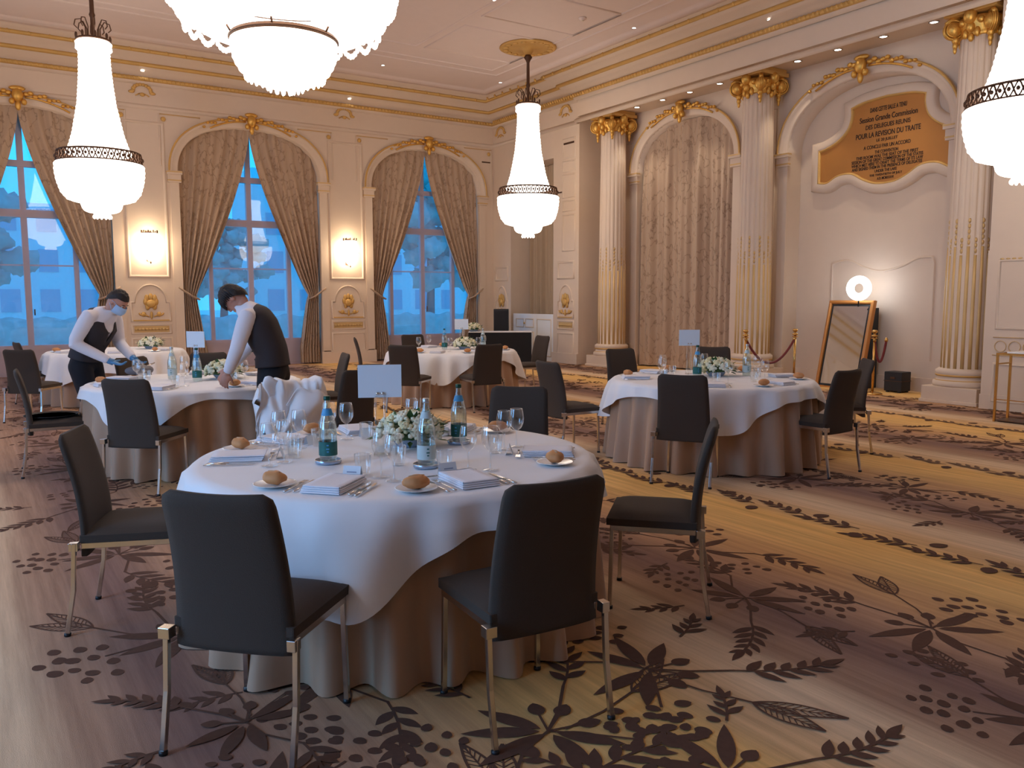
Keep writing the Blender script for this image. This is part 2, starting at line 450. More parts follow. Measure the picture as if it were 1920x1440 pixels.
def motif(x, y, ang, s_=1.0, mi=1, flip=1):
    T = lambda a, b: (x + s_*(a*math.cos(ang)-flip*b*math.sin(ang)), y + s_*(a*math.sin(ang)+flip*b*math.cos(ang)))
    def A(a): return ang + flip*a
    p = T(0,0); bigflower(p[0], p[1], A(.4), .34*s_, mi)
    p = T(.42,.12); sprig(p[0], p[1], A(.25), .46*s_, 5, .18*s_, mi, .5*flip)
    p = T(-.44,-.06); sprig(p[0], p[1], A(2.9), .44*s_, 4, .20*s_, mi, -.4*flip)
    p = T(.12,-.50); berries(p[0], p[1], A(.2), .17*s_, 13, mi)
    p = T(-.42,.34); berries(p[0], p[1], A(.5), .15*s_, 11, mi)
    p = T(.52,-.20); outline_leaf(p[0], p[1], A(-.5), .36*s_, .11*s_, mi); outline_leaf(p[0], p[1], A(-.05), .42*s_, .10*s_, mi)
    p = T(.10,.46); sprig(p[0], p[1], A(1.3), .24*s_, 3, .15*s_, mi, .3*flip)
    ribbon([T(-.46,-.06), T(-.2,.02), T(0,0), T(.2,.04), T(.42,.12)], .016*s_, mi)
    ribbon([T(0,0), T(.07,-.2), T(.12,-.38)], .014*s_, mi)
    ribbon([T(.05,-.06), T(.28,-.15), T(.52,-.20)], .013*s_, mi)
random.seed(11)
bands = [(0.92, 1.0), (3.40, 1.0), (6.0, .95), (8.7, 1.0), (11.2, .9), (-1.9, 1.0)]
for bi, (bx, bs) in enumerate(bands):
    y = -.6 + .4*bi
    k = 0
    while y < 18.0:
        sc_ = .74*bs*random.uniform(.9,1.15)
        motif(bx + (.24 if k % 2 else -.20) + random.uniform(-.06,.06), y, PI/2 + random.uniform(-.7,.7) + (PI if k % 3 == 1 else 0), sc_, 1, 1 if k % 2 else -1)
        y += .74*bs; k += 1
# extra clusters under the front chairs, where the pattern runs densest
for (x, y, a, s_) in ((1.62,2.25,.5,.8),(2.25,2.42,-.9,.8),(1.25,1.75,3.6,.8),(1.95,1.72,-.6,.72),(.75,2.9,1.9,.62)):
    motif(x, y, a, s_, 1, 1)
for vx in (2.15, 4.78, 7.35, 9.95):
    y = -1.0 if vx != 2.15 else 5.2; d = 0
    while y < 18:
        sprig(vx + .05*math.sin(y*2.3), y, PI/2 + .25*math.sin(y*2.9), .34, 4, .15, 1 if vx < 6 else 2, .25*math.cos(y*2))
        if d % 2: leafshape(vx+.06, y-.05, -.4, .12, .085, 1, .6)
        else: leafshape(vx-.05, y-.05, 3.4, .12, .085, 1, .6)
        y += .42; d += 1
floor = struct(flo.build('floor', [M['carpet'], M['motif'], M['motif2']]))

# ceiling with shallow panel lines
c = MB()
c.poly([(XL,YF,ZC),(13.0,YF,ZC),(13.0,19.1,ZC),(XL,19.1,ZC)])
FCe = lambda u, d, z: (u, z, ZC-d)
for r_ in (rect(-3.2,10.2,-4,16.2), rect(-2.9,9.9,-3.7,15.9), rect(1.5,7.7,11.6,15.2), rect(7.9,9.9,11.6,13.0), rect(7.9,9.9,13.6,15.2)):
    molding(c, FCe, r_, halfround(.05,.022), 0, True)
molding(c, FCe, rect(-4.2,10.75,-5.2,17.6), [(-.12,0),(-.10,.05),(.02,.06),(.06,.02),(.12,0)], 0, True)
struct(c.build('ceiling', M['ceil']))

# back wall with three arched window openings
WIN = [(-3.33,1.54,4.13,1.05,2.35),(1.0,1.54,4.13,1.05,2.35),(5.36,1.54,4.13,1.05,2.35),(9.67,1.5,4.1,1.03,2.35)]
w = MB(); arched_wall(w, FB, XL, XR+.05, 0, ZC, WIN, .45)
struct(w.build('wall_back', M['cream']))
# low sill wall inside each opening is part of the window joinery below
# left wall (behind the camera's left) with tall windows that let daylight in
w = MB(); FL = lambda u, d, z: (XL+d, u, z)
WL = [(2.6,1.5,4.1,1.0,2.35),(8.4,1.5,4.1,1.0,2.35)]
arched_wall(w, FL, YF, YB, 0, ZC, WL, .4)
struct(w.build('wall_left', M['cream']))
w = MB(); FF = lambda u, d, z: (u, YF+d, z)
arched_wall(w, FF, XL, 13.0, 0, ZC, [], .4)
struct(w.build('wall_front', M['cream']))

# right wall: pier plane at XR, bays behind the columns at XN
w = MB()
def wq(fn, u0, u1, z0, z1, d=0): w.add([fn(u0,d,z0),fn(u1,d,z0),fn(u1,d,z1),fn(u0,d,z1)], [(0,1,2,3)])
wq(FR, 17.75, YB, 0, ZC)                    # corner pier
wq(FR, 14.95, 15.92, 0, ZC)                 # panelled pier
wq(FR, 15.92, 17.75, 4.75, ZC)              # above the curtained doorway
for u in (15.92, 17.75): w.add([(XR,u,0),(XR+.9,u,0),(XR+.9,u,4.75),(XR,u,4.75)], [(0,1,2,3)])
w.add([(XR,15.92,4.75),(XR,17.75,4.75),(XR+.9,17.75,4.75),(XR+.9,15.92,4.75)], [(0,1,2,3)])
w.add([(XR+.9,15.92,0),(XR+.9,17.75,0),(XR+.9,17.75,4.75),(XR+.9,15.92,4.75)], [(0,1,2,3)])
w.add([(XR,14.95,0),(XN,14.95,0),(XN,14.95,5.51),(XR,14.95,5.51)], [(0,1,2,3)])
AR = [(8.5,1.48,4.05,1.05,2.2),(12.6,1.38,4.2,.98,2.2)]
arched_wall(w, FN, 5.92, 14.95, 0, 5.6, AR, .38)
# entablature face and its soffit over the bays
w.add([(XR-.06,5.92,5.51),(XR-.06,14.95,5.51),(XR-.06,14.95,ZC),(XR-.06,5.92,ZC)], [(0,1,2,3)])
w.add([(XR-.06,5.92,5.51),(XN,5.92,5.51),(XN,14.95,5.51),(XR-.06,14.95,5.51)], [(0,1,2,3)])
w.add([(XR-.06,14.95,5.51),(XR,14.95,5.51),(XR,14.95,ZC),(XR-.06,14.95,ZC)], [(0,1,2,3)])
wq(FR, YF, 5.92, 0, ZC)
w.add([(XR,5.92,0),(XN,5.92,0),(XN,5.92,ZC),(XR,5.92,ZC)], [(0,1,2,3)])
# niche back and sides
w.add([(12.82,7.0,0),(12.82,10.0,0),(12.82,10.0,5.2),(12.82,7.0,5.2)], [(0,1,2,3)])
w.add([(12.82,11.2,0),(12.82,14.0,0),(12.82,14.0,5.3),(12.82,11.2,5.3)], [(0,1,2,3)])
struct(w.build('wall_right', M['cream']))

# cornice: one moulded run over both walls, gilded bands as its parts
def plan_run(mb, plan, prof, mi=0, smooth=True):
    k = len(prof); vs = []; m = len(plan)
    for i in range(m):
        a = Vector(plan[max(0,i-1)]); b = Vector(plan[min(m-1,i+1)]); c_ = Vector(plan[i])
        d1 = (c_-a).normalized() if i > 0 else (b-c_).normalized(); d2 = (b-c_).normalized() if i < m-1 else d1
        n1 = Vector((d1.y,-d1.x)); n2 = Vector((d2.y,-d2.x)); n = (n1+n2).normalized(); s_ = 1/max(.3, n.dot(n1))
        for (o_, z) in prof: vs.append((c_.x+n.x*o_*s_, c_.y+n.y*o_*s_, z))
    mb.add(vs, [(i*k+q, i*k+q+1, (i+1)*k+q+1, (i+1)*k+q) for i in range(m-1) for q in range(k-1)], smooth, mi)
PLAN = [(XL,YB),(XR,YB),(XR,14.95),(XR-.10,14.95),(XR-.10,YF)]
cb = MB()
plan_run(cb, PLAN, [(0,5.84),(.03,5.86),(.05,5.90),(.06,6.0),(.12,6.02),(.16,6.08),(.26,6.12),(.30,6.2),(.34,6.24),(.42,6.3),(.50,6.33),(.56,6.42),(.62,6.44),(.66,ZC)])
plan_run(cb, PLAN, [(0,5.36),(.02,5.38),(.035,5.41),(.02,5.44),(0,5.46)])
cornice = struct(cb.build('trim_1', M['cream']))
def rope(z, out, r, name, beads=0):
    g = MB()
    plan_run(g, PLAN, [(out-.004, z-r)] + [(out+r*math.sin(PI*i/6), z-r*math.cos(PI*i/6)) for i in range(1,6)] + [(out-.004, z+r)], 0)
    if beads:
        for (x0,y0),(x1,y1) in (((1.0-3,YB),(XR-out,YB)),((XR-.10,YB-.3),(XR-.10,3))):
            L_ = math.hypot(x1-x0,y1-y0); n = int(L_/beads)
            dx, dy = (x1-x0)/L_, (y1-y0)/L_; nx, ny = dy, -dx
            for i in range(n):
                q = (i+.5)*beads; o_ = out+r*.55
                px, py = x0+dx*q+nx*o_, y0+dy*q+ny*o_
                if nx == 0 or True:
                    g.ell((px,py,z), (r*.75, r*.75, r*1.15), 6, 4, rot=Matrix.Rotation(.6, 3, Vector((nx,ny,0))))
    return g.build(name, M['goldmat'], cornice)
rope(5.945, .055, .042, 'gilded_rope', .085)
rope(6.17, .285, .040, 'gilded_band')
rope(6.375, .525, .038, 'gilded_garland', .34)

# archivolts, impost blocks, keystones
def keystone(fn, u, z, s_=1.0, spread=.85, out=.10, parent=None):
    g = MB()
    P = lambda a, b, o_: fn(u+a*s_, out+o_*s_, z+b*s_)
    E_ = lambda a, b, o_, ra, rb, ro: g.ell(P(a,b,o_), _axes(fn, ra*s_, rb*s_, ro*s_), 10, 7)
    E_(0,.02,.04,.10,.13,.08); E_(-.10,-.10,.05,.05,.06,.05); E_(.10,-.10,.05,.05,.06,.05); E_(0,-.16,.03,.05,.10,.04); E_(0,.15,.02,.14,.05,.05)
    for sgn in (-1,1):
        for i in range(12):
            t = i/11; a = sgn*(.14+spread*t); 
            zz = .06 - .22*t*t + .03*math.sin(i*2.1)
            E_(a, zz, 0, .055*(1-.4*t), .042*(1-.35*t), .035)
        g.tube([P(sgn*(.12+.75*t/8), .0 - .20*(t/8)**2 + .0, .0) for t in range(9)], .018*s_, 6)
    return g.build('gilded_cartouche', M['gold'], parent)
def _axes(fn, ru, rz, rd):
    p = Vector(fn(1,0,0))-Vector(fn(0,0,0))
    return (ru, rd, rz) if abs(p.x) > .5 else (rd, ru, rz)
def archivolt(idx, fn, cx, a, zs, rise, p, key=True, width=.17):
    mb = MB()
    path = arch_pts(cx, a, zs, rise, 36, p)
    molding(mb, fn, path, [(0,-.02),(0,.035),(.03,.045),(width*.6,.05),(width*.7,.075),(width,.085),(width+.02,.0)])
    o = struct(mb.build('trim_%d' % idx, M['cream']))
    g = MB(); outer = arch_pts(cx, a+width+.005, zs, rise+width+.005, 36, p)
    molding(g, fn, outer, [(-.02,.07),(-.012,.095),(.012,.095),(.02,.07)])
    g.build('gilded_edge', M['goldmat'], o)
    for sgn in (-1,1):
        q = MB(); u = cx+sgn*(a+.075)
        q.prism(rect(u-.15,u+.15,zs-.04,zs+.03), fn, 0, .11); q.prism(rect(u-.13,u+.13,zs-.20,zs-.04), fn, 0, .07)
        q.prism(rect(u-.09,u+.09,.28,zs-.20), fn, 0, .03); q.prism(rect(u-.12,u+.12,0,.28), fn, 0, .05)
        q.build('impost_pilaster', M['cream'], o)
        gq = MB(); gq.prism(rect(u-.152,u+.152,zs+.0,zs+.025), fn, 0, .114); gq.prism(rect(u-.134,u+.134,zs-.17,zs-.145), fn, 0, .076)
        gq.build('gilded_fillet', M['goldpale'], o)
    if key: keystone(fn, cx, zs+rise+width*.75, 1.0, parent=o)
    return o
archivolt(2, FB, 1.0,1.54,4.13,1.05,2.35); archivolt(3, FB, 5.36,1.54,4.13,1.05,2.35); archivolt(4, FB, 9.67,1.5,4.1,1.03,2.35)
archivolt(5, FN, 12.6,1.38,4.2,.98,2.2); archivolt(6, FN, 8.5,1.48,4.05,1.05,2.2)

# panel mouldings and relief ornaments of the piers
tn = [7]
def pier_panel(fn, u0, u1, ztop, deco=True, right=False):
    mb = MB(); uc = (u0+u1)/2
    molding(mb, fn, rect(u0,u1,1.98,ztop), [(-.03,0),(-.02,.025),(0,.03),(.02,.02),(.03,0)], 0, True)
    molding(mb, fn, rect(u0,u1,.18,.70), [(-.025,0),(-.01,.022),(.01,.022),(.025,0)], 0, True)
    molding(mb, fn, rect(u0,u1,.80,.98), [(-.02,0),(-.01,.02),(.01,.02),(.02,0)], 0, True)
    ap = [(u0,1.06)] + [(u0,1.45)] + arch_pts(uc, (u1-u0)/2*.82, 1.45, .36, 14, 2) + [(u1,1.45),(u1,1.06)]
    molding(mb, fn, ap, [(-.02,0),(-.01,.025),(.01,.025),(.02,0)], 0, True)
    mb.prism(rect(u0-.1,u1+.1,0,.12), fn, 0, .035)
    o = struct(mb.build('trim_%d' % tn[0], M['cream'])); tn[0] += 1
    g = MB()
    for k in range(7):
        t = -PI/2 + k*PI/6
        c_ = fn(uc + .17*math.sin(t+0.0)*(.4+.6*abs(math.cos(t))), .02, 1.36+.20*math.cos(t))
        g.ell(c_, _axes(fn,.045,.075,.02), 8, 6)
    g.ell(fn(uc,.035,1.42), _axes(fn,.10,.085,.04), 10, 8)
    for sgn in (-1,1):
        g.tube([fn(uc+sgn*(.05+.2*math.sin(t*.35)), .02, 1.10+.05*t+.05*math.cos(t)) for t in [i*.5 for i in range(8)]], .014, 6)
        g.ell(fn(uc+sgn*.15,.02,1.20), _axes(fn,.05,.05,.02), 8, 6)
    g.prism(rect(u0+.03,u1-.03,1.06,1.085), fn, 0, .03)
    g.ell(fn(uc,.02,1.18), _axes(fn,.03,.08,.02), 8, 6)
    g.build('gilded_relief', M['goldmat'], o)
    g = MB(); g.prism(rect(u0+.04,u1-.04,.825,.955), fn, .001, .008)
    for k in range(10):
        u = u0+.08+(u1-u0-.16)*k/9
        g.ell(fn(u,.012,.89), _axes(fn,.035,.025,.014), 8, 5)
        g.tube([fn(u-.03,.012,.86), fn(u,.02,.91), fn(u+.03,.012,.86)], .006, 5)
    g.build('gilded_scroll_panel', M['goldpale'], o)
    return o
pier_panel(FB, 2.80, 3.56, 5.1); pier_panel(FB, 7.13, 7.93, 5.1); pier_panel(FR, 15.13, 15.73, 1.99+.35)
pier_panel(FR, 17.9, 18.45, 2.3)
# smaller stacked panels high on the panelled pier, air slots
mb = MB()
for (u0,u1) in ((15.10,15.55),):
    for (z0,z1) in ((2.6,3.4),(3.5,3.72),(3.8,4.3),(4.38,4.6),(4.68,5.1)):
        molding(mb, FR, rect(u0,u1,z0,z1), [(-.02,0),(-.01,.02),(.01,.02),(.02,0)], 0, True)
struct(mb.build('trim_%d' % tn[0], M['cream'])); tn[0] += 1
mb = MB()
for r_ in (rect(15.12,15.52,4.98,5.02), rect(15.55,15.9,3.92,3.95)): mb.prism(r_, FR, .001, .012)
mb.prism(rect(11.25,11.5,4.98,5.01), FB, .001, .012)
struct(mb.build('trim_%d' % tn[0], M['bronze'])); tn[0] += 1
# upper corner panels above the arches
for (cx, a) in ((1.0,1.54),(5.36,1.54),(9.67,1.5)):
    mb = MB()
    for sgn in (-1,1):
        p0 = [(cx+sgn*1.05, 5.30),(cx+sgn*1.86,5.30),(cx+sgn*1.86,4.25)]
        molding(mb, FB, p0, halfround(.035,.02))
    o = struct(mb.build('trim_%d' % tn[0], M['cream'])); tn[0] += 1
    g = MB()
    for sgn in (-1,1):
        g.ell(FB(cx+sgn*1.78,.02,5.2), (.05,.02,.05), 8, 6)
        g.tube([FB(cx+sgn*(1.05+.1*i),.022,5.30) for i in range(9)], .008, 5)
    g.build('gilded_rosette', M['goldmat'], o)
# panel lines on the recessed right bays beside the columns
mb = MB()
for (u0,u1) in ((9.98+.28,10.9),(14.15,14.85),(6.1,6.9)):
    molding(mb, FN, rect(u0,u1,.5,4.9), halfround(.03,.018), 0, True)
struct(mb.build('trim_%d' % tn[0], M['cream'])); tn[0] += 1
# frieze wreaths
wr = thing('frieze_wreath', 'small gilded ribbon wreath on the back wall frieze above the pier nearest the left chandelier', 'ornament', (3.2, YB-.02, 5.74))
g = MB()
for i in range(10):
    t = PI*i/9; g.ell((.17*math.cos(t), 0, .13*math.sin(t)-.03), (.04,.02,.035), 8, 6)
for s_ in (-1,1): g.ell((s_*.2,0,-.06),(.06,.02,.03),8,6)
g.build('leaf_wreath', M['goldmat'], wr)
g = MB(); g.ell((0,-.01,-.10),(.05,.02,.04),8,6); g.tube([(-.05,0,-.08),(-.13,-.01,-.13)],.012,6); g.tube([(.05,0,-.08),(.13,-.01,-.13)],.012,6)
g.build('ribbon_bow', M['goldmat'], wr)
dup(wr, (7.53,YB-.02,5.78), 0, 'small gilded ribbon wreath on the frieze between the middle and the last window')
dup(wr, (XR-.02,18.2,5.72), PI/2, 'small gilded ribbon wreath on the frieze in the room corner')
dup(wr, (XR-.02,15.45,5.74), PI/2, 'small gilded ribbon wreath on the frieze above the slotted pier')

# right wall forward part: dado with gilt line
mb = MB()
mb.prism(rect(4.3,5.91,0,2.14), FR, 0, .05)
for r_ in (rect(4.5,5.75,1.1,2.0), rect(4.5,5.75,.12,.62)): molding(mb, lambda u,d,z: FR(u,d+.05,z), r_, halfround(.035,.02), 0, True)
o = struct(mb.build('trim_%d' % tn[0], M['cream'])); tn[0] += 1
g = MB()
FD = lambda u,d,z: FR(u,d+.05,z)
for k in range(18):
    u = 5.72-k*.075
    g.ell(FD(u,.01,2.02),(.01,.03,.014),6,4)
for k in range(7):
    u = 5.68-k*.18; g.tube([FD(u+.075*math.cos(t),.012,.86+.075*math.sin(t)) for t in [i*PI/6 for i in range(12)]], .0045, 5, closed=True)
for z in (.74,.98): g.tube([FD(5.78,.01,z),FD(4.4,.01,z)], .006, 5)
g.build('gilded_guilloche', M['goldpale'], o)

# baseboards
mb = MB(); us = [XL,-.54+.0]
for a, b in ((2.54,3.82),(6.9,8.17),(11.17,XR)): mb.prism(rect(a,b,0,.26), FB, 0, .045); mb.prism(rect(a,b,.26,.30), FB, 0, .03)
struct(mb.build('baseboard_back', M['cream']))
mb = MB()
mb.prism(rect(17.75,YB,0,.24), FR, 0, .045); mb.prism(rect(14.95,15.92,0,.24), FR, 0, .045); mb.prism(rect(YF,5.92,0,.2), FR, 0, .06)
mb.box(12.76,12.82,7.02,9.98,0,.22); mb.prism(rect(9.98,11.22,0,.24), FN, 0, .05); mb.prism(rect(13.98,14.9,0,.24), FN, 0, .05)
struct(mb.build('baseboard_right', M['cream']))

# windows: timber frames with glass, low panelled apron
def window(i, cx, a, zs, rise, p):
    mb = MB(); FW = lambda u,d,z: (u, YB+.30+d, z)
    mb.prism(rect(cx-a,cx+a,0,.52), FW, 0, .12)                              # apron
    for u in (cx-a+.05, cx-.87, cx, cx+.87, cx+a-.05):
        t = .045 if abs(u-cx) > .1 else .055
        mb.prism(rect(u-t,u+t,.52,zs+ (rise*.93 if abs(u-cx) < .9 else 0)), FW, 0, .10)
    for z, t in ((.56,.05),(3.18,.075),(4.13,.06)): mb.prism(rect(cx-a,cx+a,z-t,z+t), FW, -.01, .11)
    for z in (2.18,): mb.prism(rect(cx-.87,cx+.87,z-.014,z+.014), FW, .02, .05)
    ap = arch_pts(cx, a, zs, rise, 24, p)
    molding(mb, lambda u,d,z: (u, YB+.32-d, z), ap, [(-.09,0),(-.09,.05),(.02,.05)])
    o = struct(mb.build('window_%d' % i, M['frame']))
    g = MB(); pts = [(cx+a,.52),(cx-a,.52)] + arch_pts(cx, a, zs, rise, 24, p)
    g.poly([FW(u,.06,z) for u,z in pts][::-1])
    g.build('glass', M['pane'], o)
    h = MB(); h.tube([(cx+.09,YB+.26,1.2),(cx+.09,YB+.26,1.32)], .012, 6); h.tube([(cx+.09,YB+.30,1.26),(cx+.09,YB+.26,1.26)], .01, 6)
    h.build('handle', M['bronze'], o)
for i, (cx,a,zs,rise,p) in enumerate(WIN[1:]): window(i+1, cx,a,zs,rise,p)

# curtains in the arches
def arch_top(cx, a, zs, rise, p, u):
    k = min(1, abs(u-cx)/a); return zs + rise*max(0, 1-k**p)**(1/p)
def swag(cx, a, zs, rise, p, side, label, nm='window_curtain'):
    # one panel: hangs from the arch, swept to its jamb and held at 1.62 m
    root = thing(nm, label, 'curtain', (cx+side*a*.5, YB+.12, 0))
    ox = cx+side*a*.5
    zt = 1.60
    def edges(z, top):
        # inner edge distance from centre (0..a) as function of height
        if z > zt:
            t = (z-zt)/(zs+rise-.1-zt)
            inn = a*(.80)*(1-t)**1.55 + .0*a
            inn = a*.80*(1-min(1,t))**1.35
            outd = a-.02 - .03*max(0, 1-(z-zt)/.25)
        else:
            t = (zt-z)/zt; inn = a*(.80 - .13*min(1,t*1.3)); outd = a-.03 - .02*(1-t)
        return inn, outd
    mb = MB(); NU, NV = 56, 46
    zs_ = [.03 + (zt-.03)*j/14 for j in range(14)] + [zt + (zs+rise+.02-zt)*(j/32) for j in range(33)]
    def fn(i, j):
        z = zs_[j]; inn, outd = edges(z, 0)
        t = i/NU; uu = inn + (outd-inn)*t
        zz = z
        top = arch_top(cx, a-.01, zs, rise, p, cx+side*uu)
        if zz > top: zz = top
        wdt = outd-inn
        amp = .028 + .055*max(0, 1-abs(z-zt)/2.4) * min(1, wdt/.5)
        pinch = math.exp(-((z-zt)/.10)**2)
        ph = t*PI*15 + .9*math.sin(z*1.3+t*3)
        y = YB+.13 + amp*math.sin(ph)*(1-.5*pinch) + .02*math.sin(t*37+z*2) - .05*pinch
        return (cx+side*uu-ox, y-(YB+.12), zz)
    vs = [fn(i, j) for j in range(len(zs_)) for i in range(NU+1)]
    fs = [(j*(NU+1)+i, j*(NU+1)+i+1, (j+1)*(NU+1)+i+1, (j+1)*(NU+1)+i) for j in range(len(zs_)-1) for i in range(NU)]
    mb.add(vs, fs, True)
    mb.build('curtain_panel', M['curtain'], root)
    tb = MB(); u0 = side*a*.77; 
    tb.tube([(side*(a*.78)-side*a*.5, -.12, zt-.10), (side*a*.88-side*a*.5, -.17, zt-.03), (side*a*1.0-side*a*.5, -.15, zt+.10), (side*(a+.08)-side*a*.5, -.14, zt+.16)], .038, 8, flat=.5)
    tb.build('tieback', M['curtain'], root)
    return root
names = ['far left window beside the left chandelier','middle window behind the white-sleeved waiters','window beside the room corner']
lab = [('patterned beige curtain at the picture edge, on the near side of the first window','patterned beige curtain swept aside right behind the left chandelier and the masked waiter'),
       ('patterned beige curtain tied back on the left side of the middle window','patterned beige curtain tied back on the right side of the middle window'),
       ('patterned beige curtain tied back on the left side of the window nearest the corner','patterned beige curtain tied back on the right side of the window nearest the corner')]
for (w_, ll) in zip(WIN[1:], lab):
    for side, l_ in zip((-1,1), ll): swag(*w_, side, l_)
# sheers
for i, (cx,a,zs,rise,p) in enumerate(WIN[1:]):
    mb = MB()
    mb.grid(lambda u,v: (cx-a+.03+2*(a-.03)*u, YB+.268+.018*math.sin(u*70), .04+ v*(4.0)), 120, 2)
    o = mb.build('net_curtain', M['sheer'])
    tag(o, ['pale see-through net curtain over the first window at the picture edge','pale see-through net curtain over the middle window','pale see-through net curtain over the window nearest the corner'][i], 'net curtain')
# closed curtain in the right-hand arch
def closed_curtain(y0, y1, x, top, label, nf=22, name='window_curtain', mt='curtain'):
    root = thing(name, label, 'curtain', (x, (y0+y1)/2, 0)); mb = MB(); yc = (y0+y1)/2
    NU, NV = 160, 10
    rnd = random.Random(3); offs = [rnd.uniform(-1,1) for _ in range(40)]
    def f(u, v):
        y = y0+(y1-y0)*u; zt_ = top(y); z = .03 + (zt_-.03)*v
        fade = 1-.65*max(0, v-.75)/.25
        s_ = math.sin(u*PI*nf + 1.5*math.sin(u*9+1)+.3*v) 
        return (x + (.075*s_ + .035*math.sin(u*61+2*math.sin(u*7))+.018*math.sin(u*133))*fade - x, y-yc, z)
    mb.grid(f, NU, NV); mb.build('curtain_panel', M[mt], root)
    return root
closed_curtain(11.24, 13.96, 12.62, lambda y: arch_top(12.6,1.37,4.2,.97,2.2,y), 'closed full length beige curtain between the first two fluted columns', 10)
closed_curtain(16.0, 17.7, 12.1, lambda y: 4.74, 'plain drawn curtain in the doorway above the white panelled partition', 9, 'door_curtain', 'plain')
# black strip standing in for the shade in the gap beside that curtain
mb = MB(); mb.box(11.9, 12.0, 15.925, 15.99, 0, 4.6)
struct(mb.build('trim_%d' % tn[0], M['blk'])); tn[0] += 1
# white panelled low partition in the doorway
t = thing('panelled_partition', 'low white panelled partition across the curtained doorway in the corner', 'partition', (11.62, 16.8, 0))
mb = MB(); mb.box(-.03,.03,-.86,.86,0,1.13); mb.build('board', M['china'], t, bevel=.006)
mb = MB()
FP = lambda u,d,z: (-.03-d, u, z)
for r_ in (rect(-.05,.30,.80,1.0), rect(.38,.72,.80,1.0), rect(-.05,.72,.12,.68), rect(-.78,-.2,.12,1.0)): molding(mb, FP, r_, halfround(.03,.012), 0, True)
mb.build('panel_moulding', M['panel'], t)
mb = MB(); mb.ell((-.05,.34,.9),(.015,.03,.03),8,6); mb.build('gilded_boss', M['goldmat'], t)
# ------------------------------------------------------------------ fluted columns
def make_column(label, loc):
    t = thing('fluted_column', label, 'column', loc)
    mb = MB(); mb.box(-.40,.40,-.40,.40,0,.24); mb.box(-.42,.42,-.42,.42,0,.05); mb.build('plinth', M['cream'], t, bevel=.008)
    mb = MB()
    mb.lathe([(.40,.24),(.405,.27),(.40,.31),(.37,.33),(.355,.35),(.35,.38),(.36,.40),(.375,.43),(.37,.47),(.34,.49),(.33,.50)], 40)
    mb.build('moulded_base', M['cream'], t)
    g = MB(); g.lathe([(.362,.385),(.372,.395),(.374,.405),(.366,.412)], 40, cap0=False, cap1=False); g.lathe([(.372,.32),(.38,.326),(.366,.336)], 40, cap0=False, cap1=False)
    g.build('gilded_ring', M['goldmat'], t)
    # shaft with flutes
    def fl(tt, j, z): return 1 - .055*max(0, math.sin(tt*20))**.7 if True else 1
    prof = [(.305,.50)] + [(.30-.035*((z-.5)/4.7)**1.6, z) for z in [.5+4.7*k/14 for k in range(15)]]
    mb = MB(); mb.lathe(prof, 160, mod=fl); mb.build('fluted_shaft', M['cream'], t)
    # gilded reeds lying in the lower flutes, rising to staggered tips
    g = MB()
    for k in range(20):
        th = (k+.25)*2*PI/20
        top = 2.22 if k % 2 else 2.10
        r0 = .284
        g.tube([((r0-.006*z/2)*math.cos(th), (r0-.006*z/2)*math.sin(th), z) for z in (.5,1.0,1.6,top)], [.031,.031,.030,.024], 8)
        zz = top+.03; n = 5 if k % 2 else 3
        for q in range(n):
            g.ell(((r0-.008)*math.cos(th),(r0-.008)*math.sin(th),zz+.028), (.024,.024,.036), 6, 5); zz += .075
        
    g.build('gilded_reeds', M['goldpale'], t)
    mb = MB()
    # capital: echinus, corner volutes, leaves and abacus
    g = MB()
    g.lathe([(.27,5.08),(.285,5.10),(.28,5.12),(.30,5.2),(.33,5.28),(.31,5.34)], 32)
    for q in range(4):
        th = PI/4 + q*PI/2; ct, st = math.cos(th), math.sin(th)
        cx_, cy_ = .37*ct, .37*st
        tx, ty = -st, ct
        # disc-like volute seen from its face: face normal tangential
        for (rr, w_) in ((.125,.05),(.095,.065),(.06,.08),(.03,.095)):
            ring = []
            for a in range(18):
                al = 2*PI*a/18
                ring.append((cx_+ct*rr*math.cos(al), cy_+st*rr*math.cos(al), 5.22+rr*math.sin(al)))
            g.tube(ring, .018, 6, closed=True)
            g.tube([(p[0]+tx*w_*.5,p[1]+ty*w_*.5,p[2]) for p in ring], .012, 5, closed=True)
            g.tube([(p[0]-tx*w_*.5,p[1]-ty*w_*.5,p[2]) for p in ring], .012, 5, closed=True)
        g.ell((cx_,cy_,5.22),(.10,.10,.11),12,8)
        g.tube([(.30*ct,.30*st,5.36),(.40*ct,.40*st,5.36),(.47*ct,.47*st,5.30)], .035, 8)
        # pendant leaves
        for k, dz in ((0,.0),(1,-.07),(2,-.13)):
            g.ell((.34*ct,.34*st,5.06+dz+.02),(.05-.012*k,.05-.012*k,.055),8,6)
    for q in range(4):
        th = q*PI/2; ct, st = math.cos(th), math.sin(th)
        g.ell((.33*ct,.33*st,5.33),(.09,.09,.10),10,8); g.ell((.31*ct,.31*st,5.19),(.06,.06,.07),8,6)
        for k in (-1,1):
            g.ell((.29*math.cos(th+k*.28),.29*math.sin(th+k*.28),5.12),(.04,.04,.07),8,6)
            g.ell((.31*math.cos(th+k*.42),.31*math.sin(th+k*.42),5.27),(.05,.05,.05),8,6)
        g.ell((.285*ct,.285*st,5.06),(.04,.04,.06),8,6)
    g.build('gilded_capital', M['gold'], t)
    mb = MB(); mb.box(-.36,.36,-.36,.36,5.38,5.445); mb.box(-.33,.33,-.33,.33,5.445,5.51); mb.build('abacus', M['goldmat'], t, bevel=.01)
    return t
col = make_column('fluted column with gilded capital beside the gold inscription and the console table', (12.0,6.40,0))
dup(col, (12.0,10.30,0), 0, 'fluted column with gilded capital between the drawn curtain and the mirror niche')
dup(col, (12.0,14.28,0), 0, 'fluted column with gilded capital nearest the far corner, by the panelled pier')

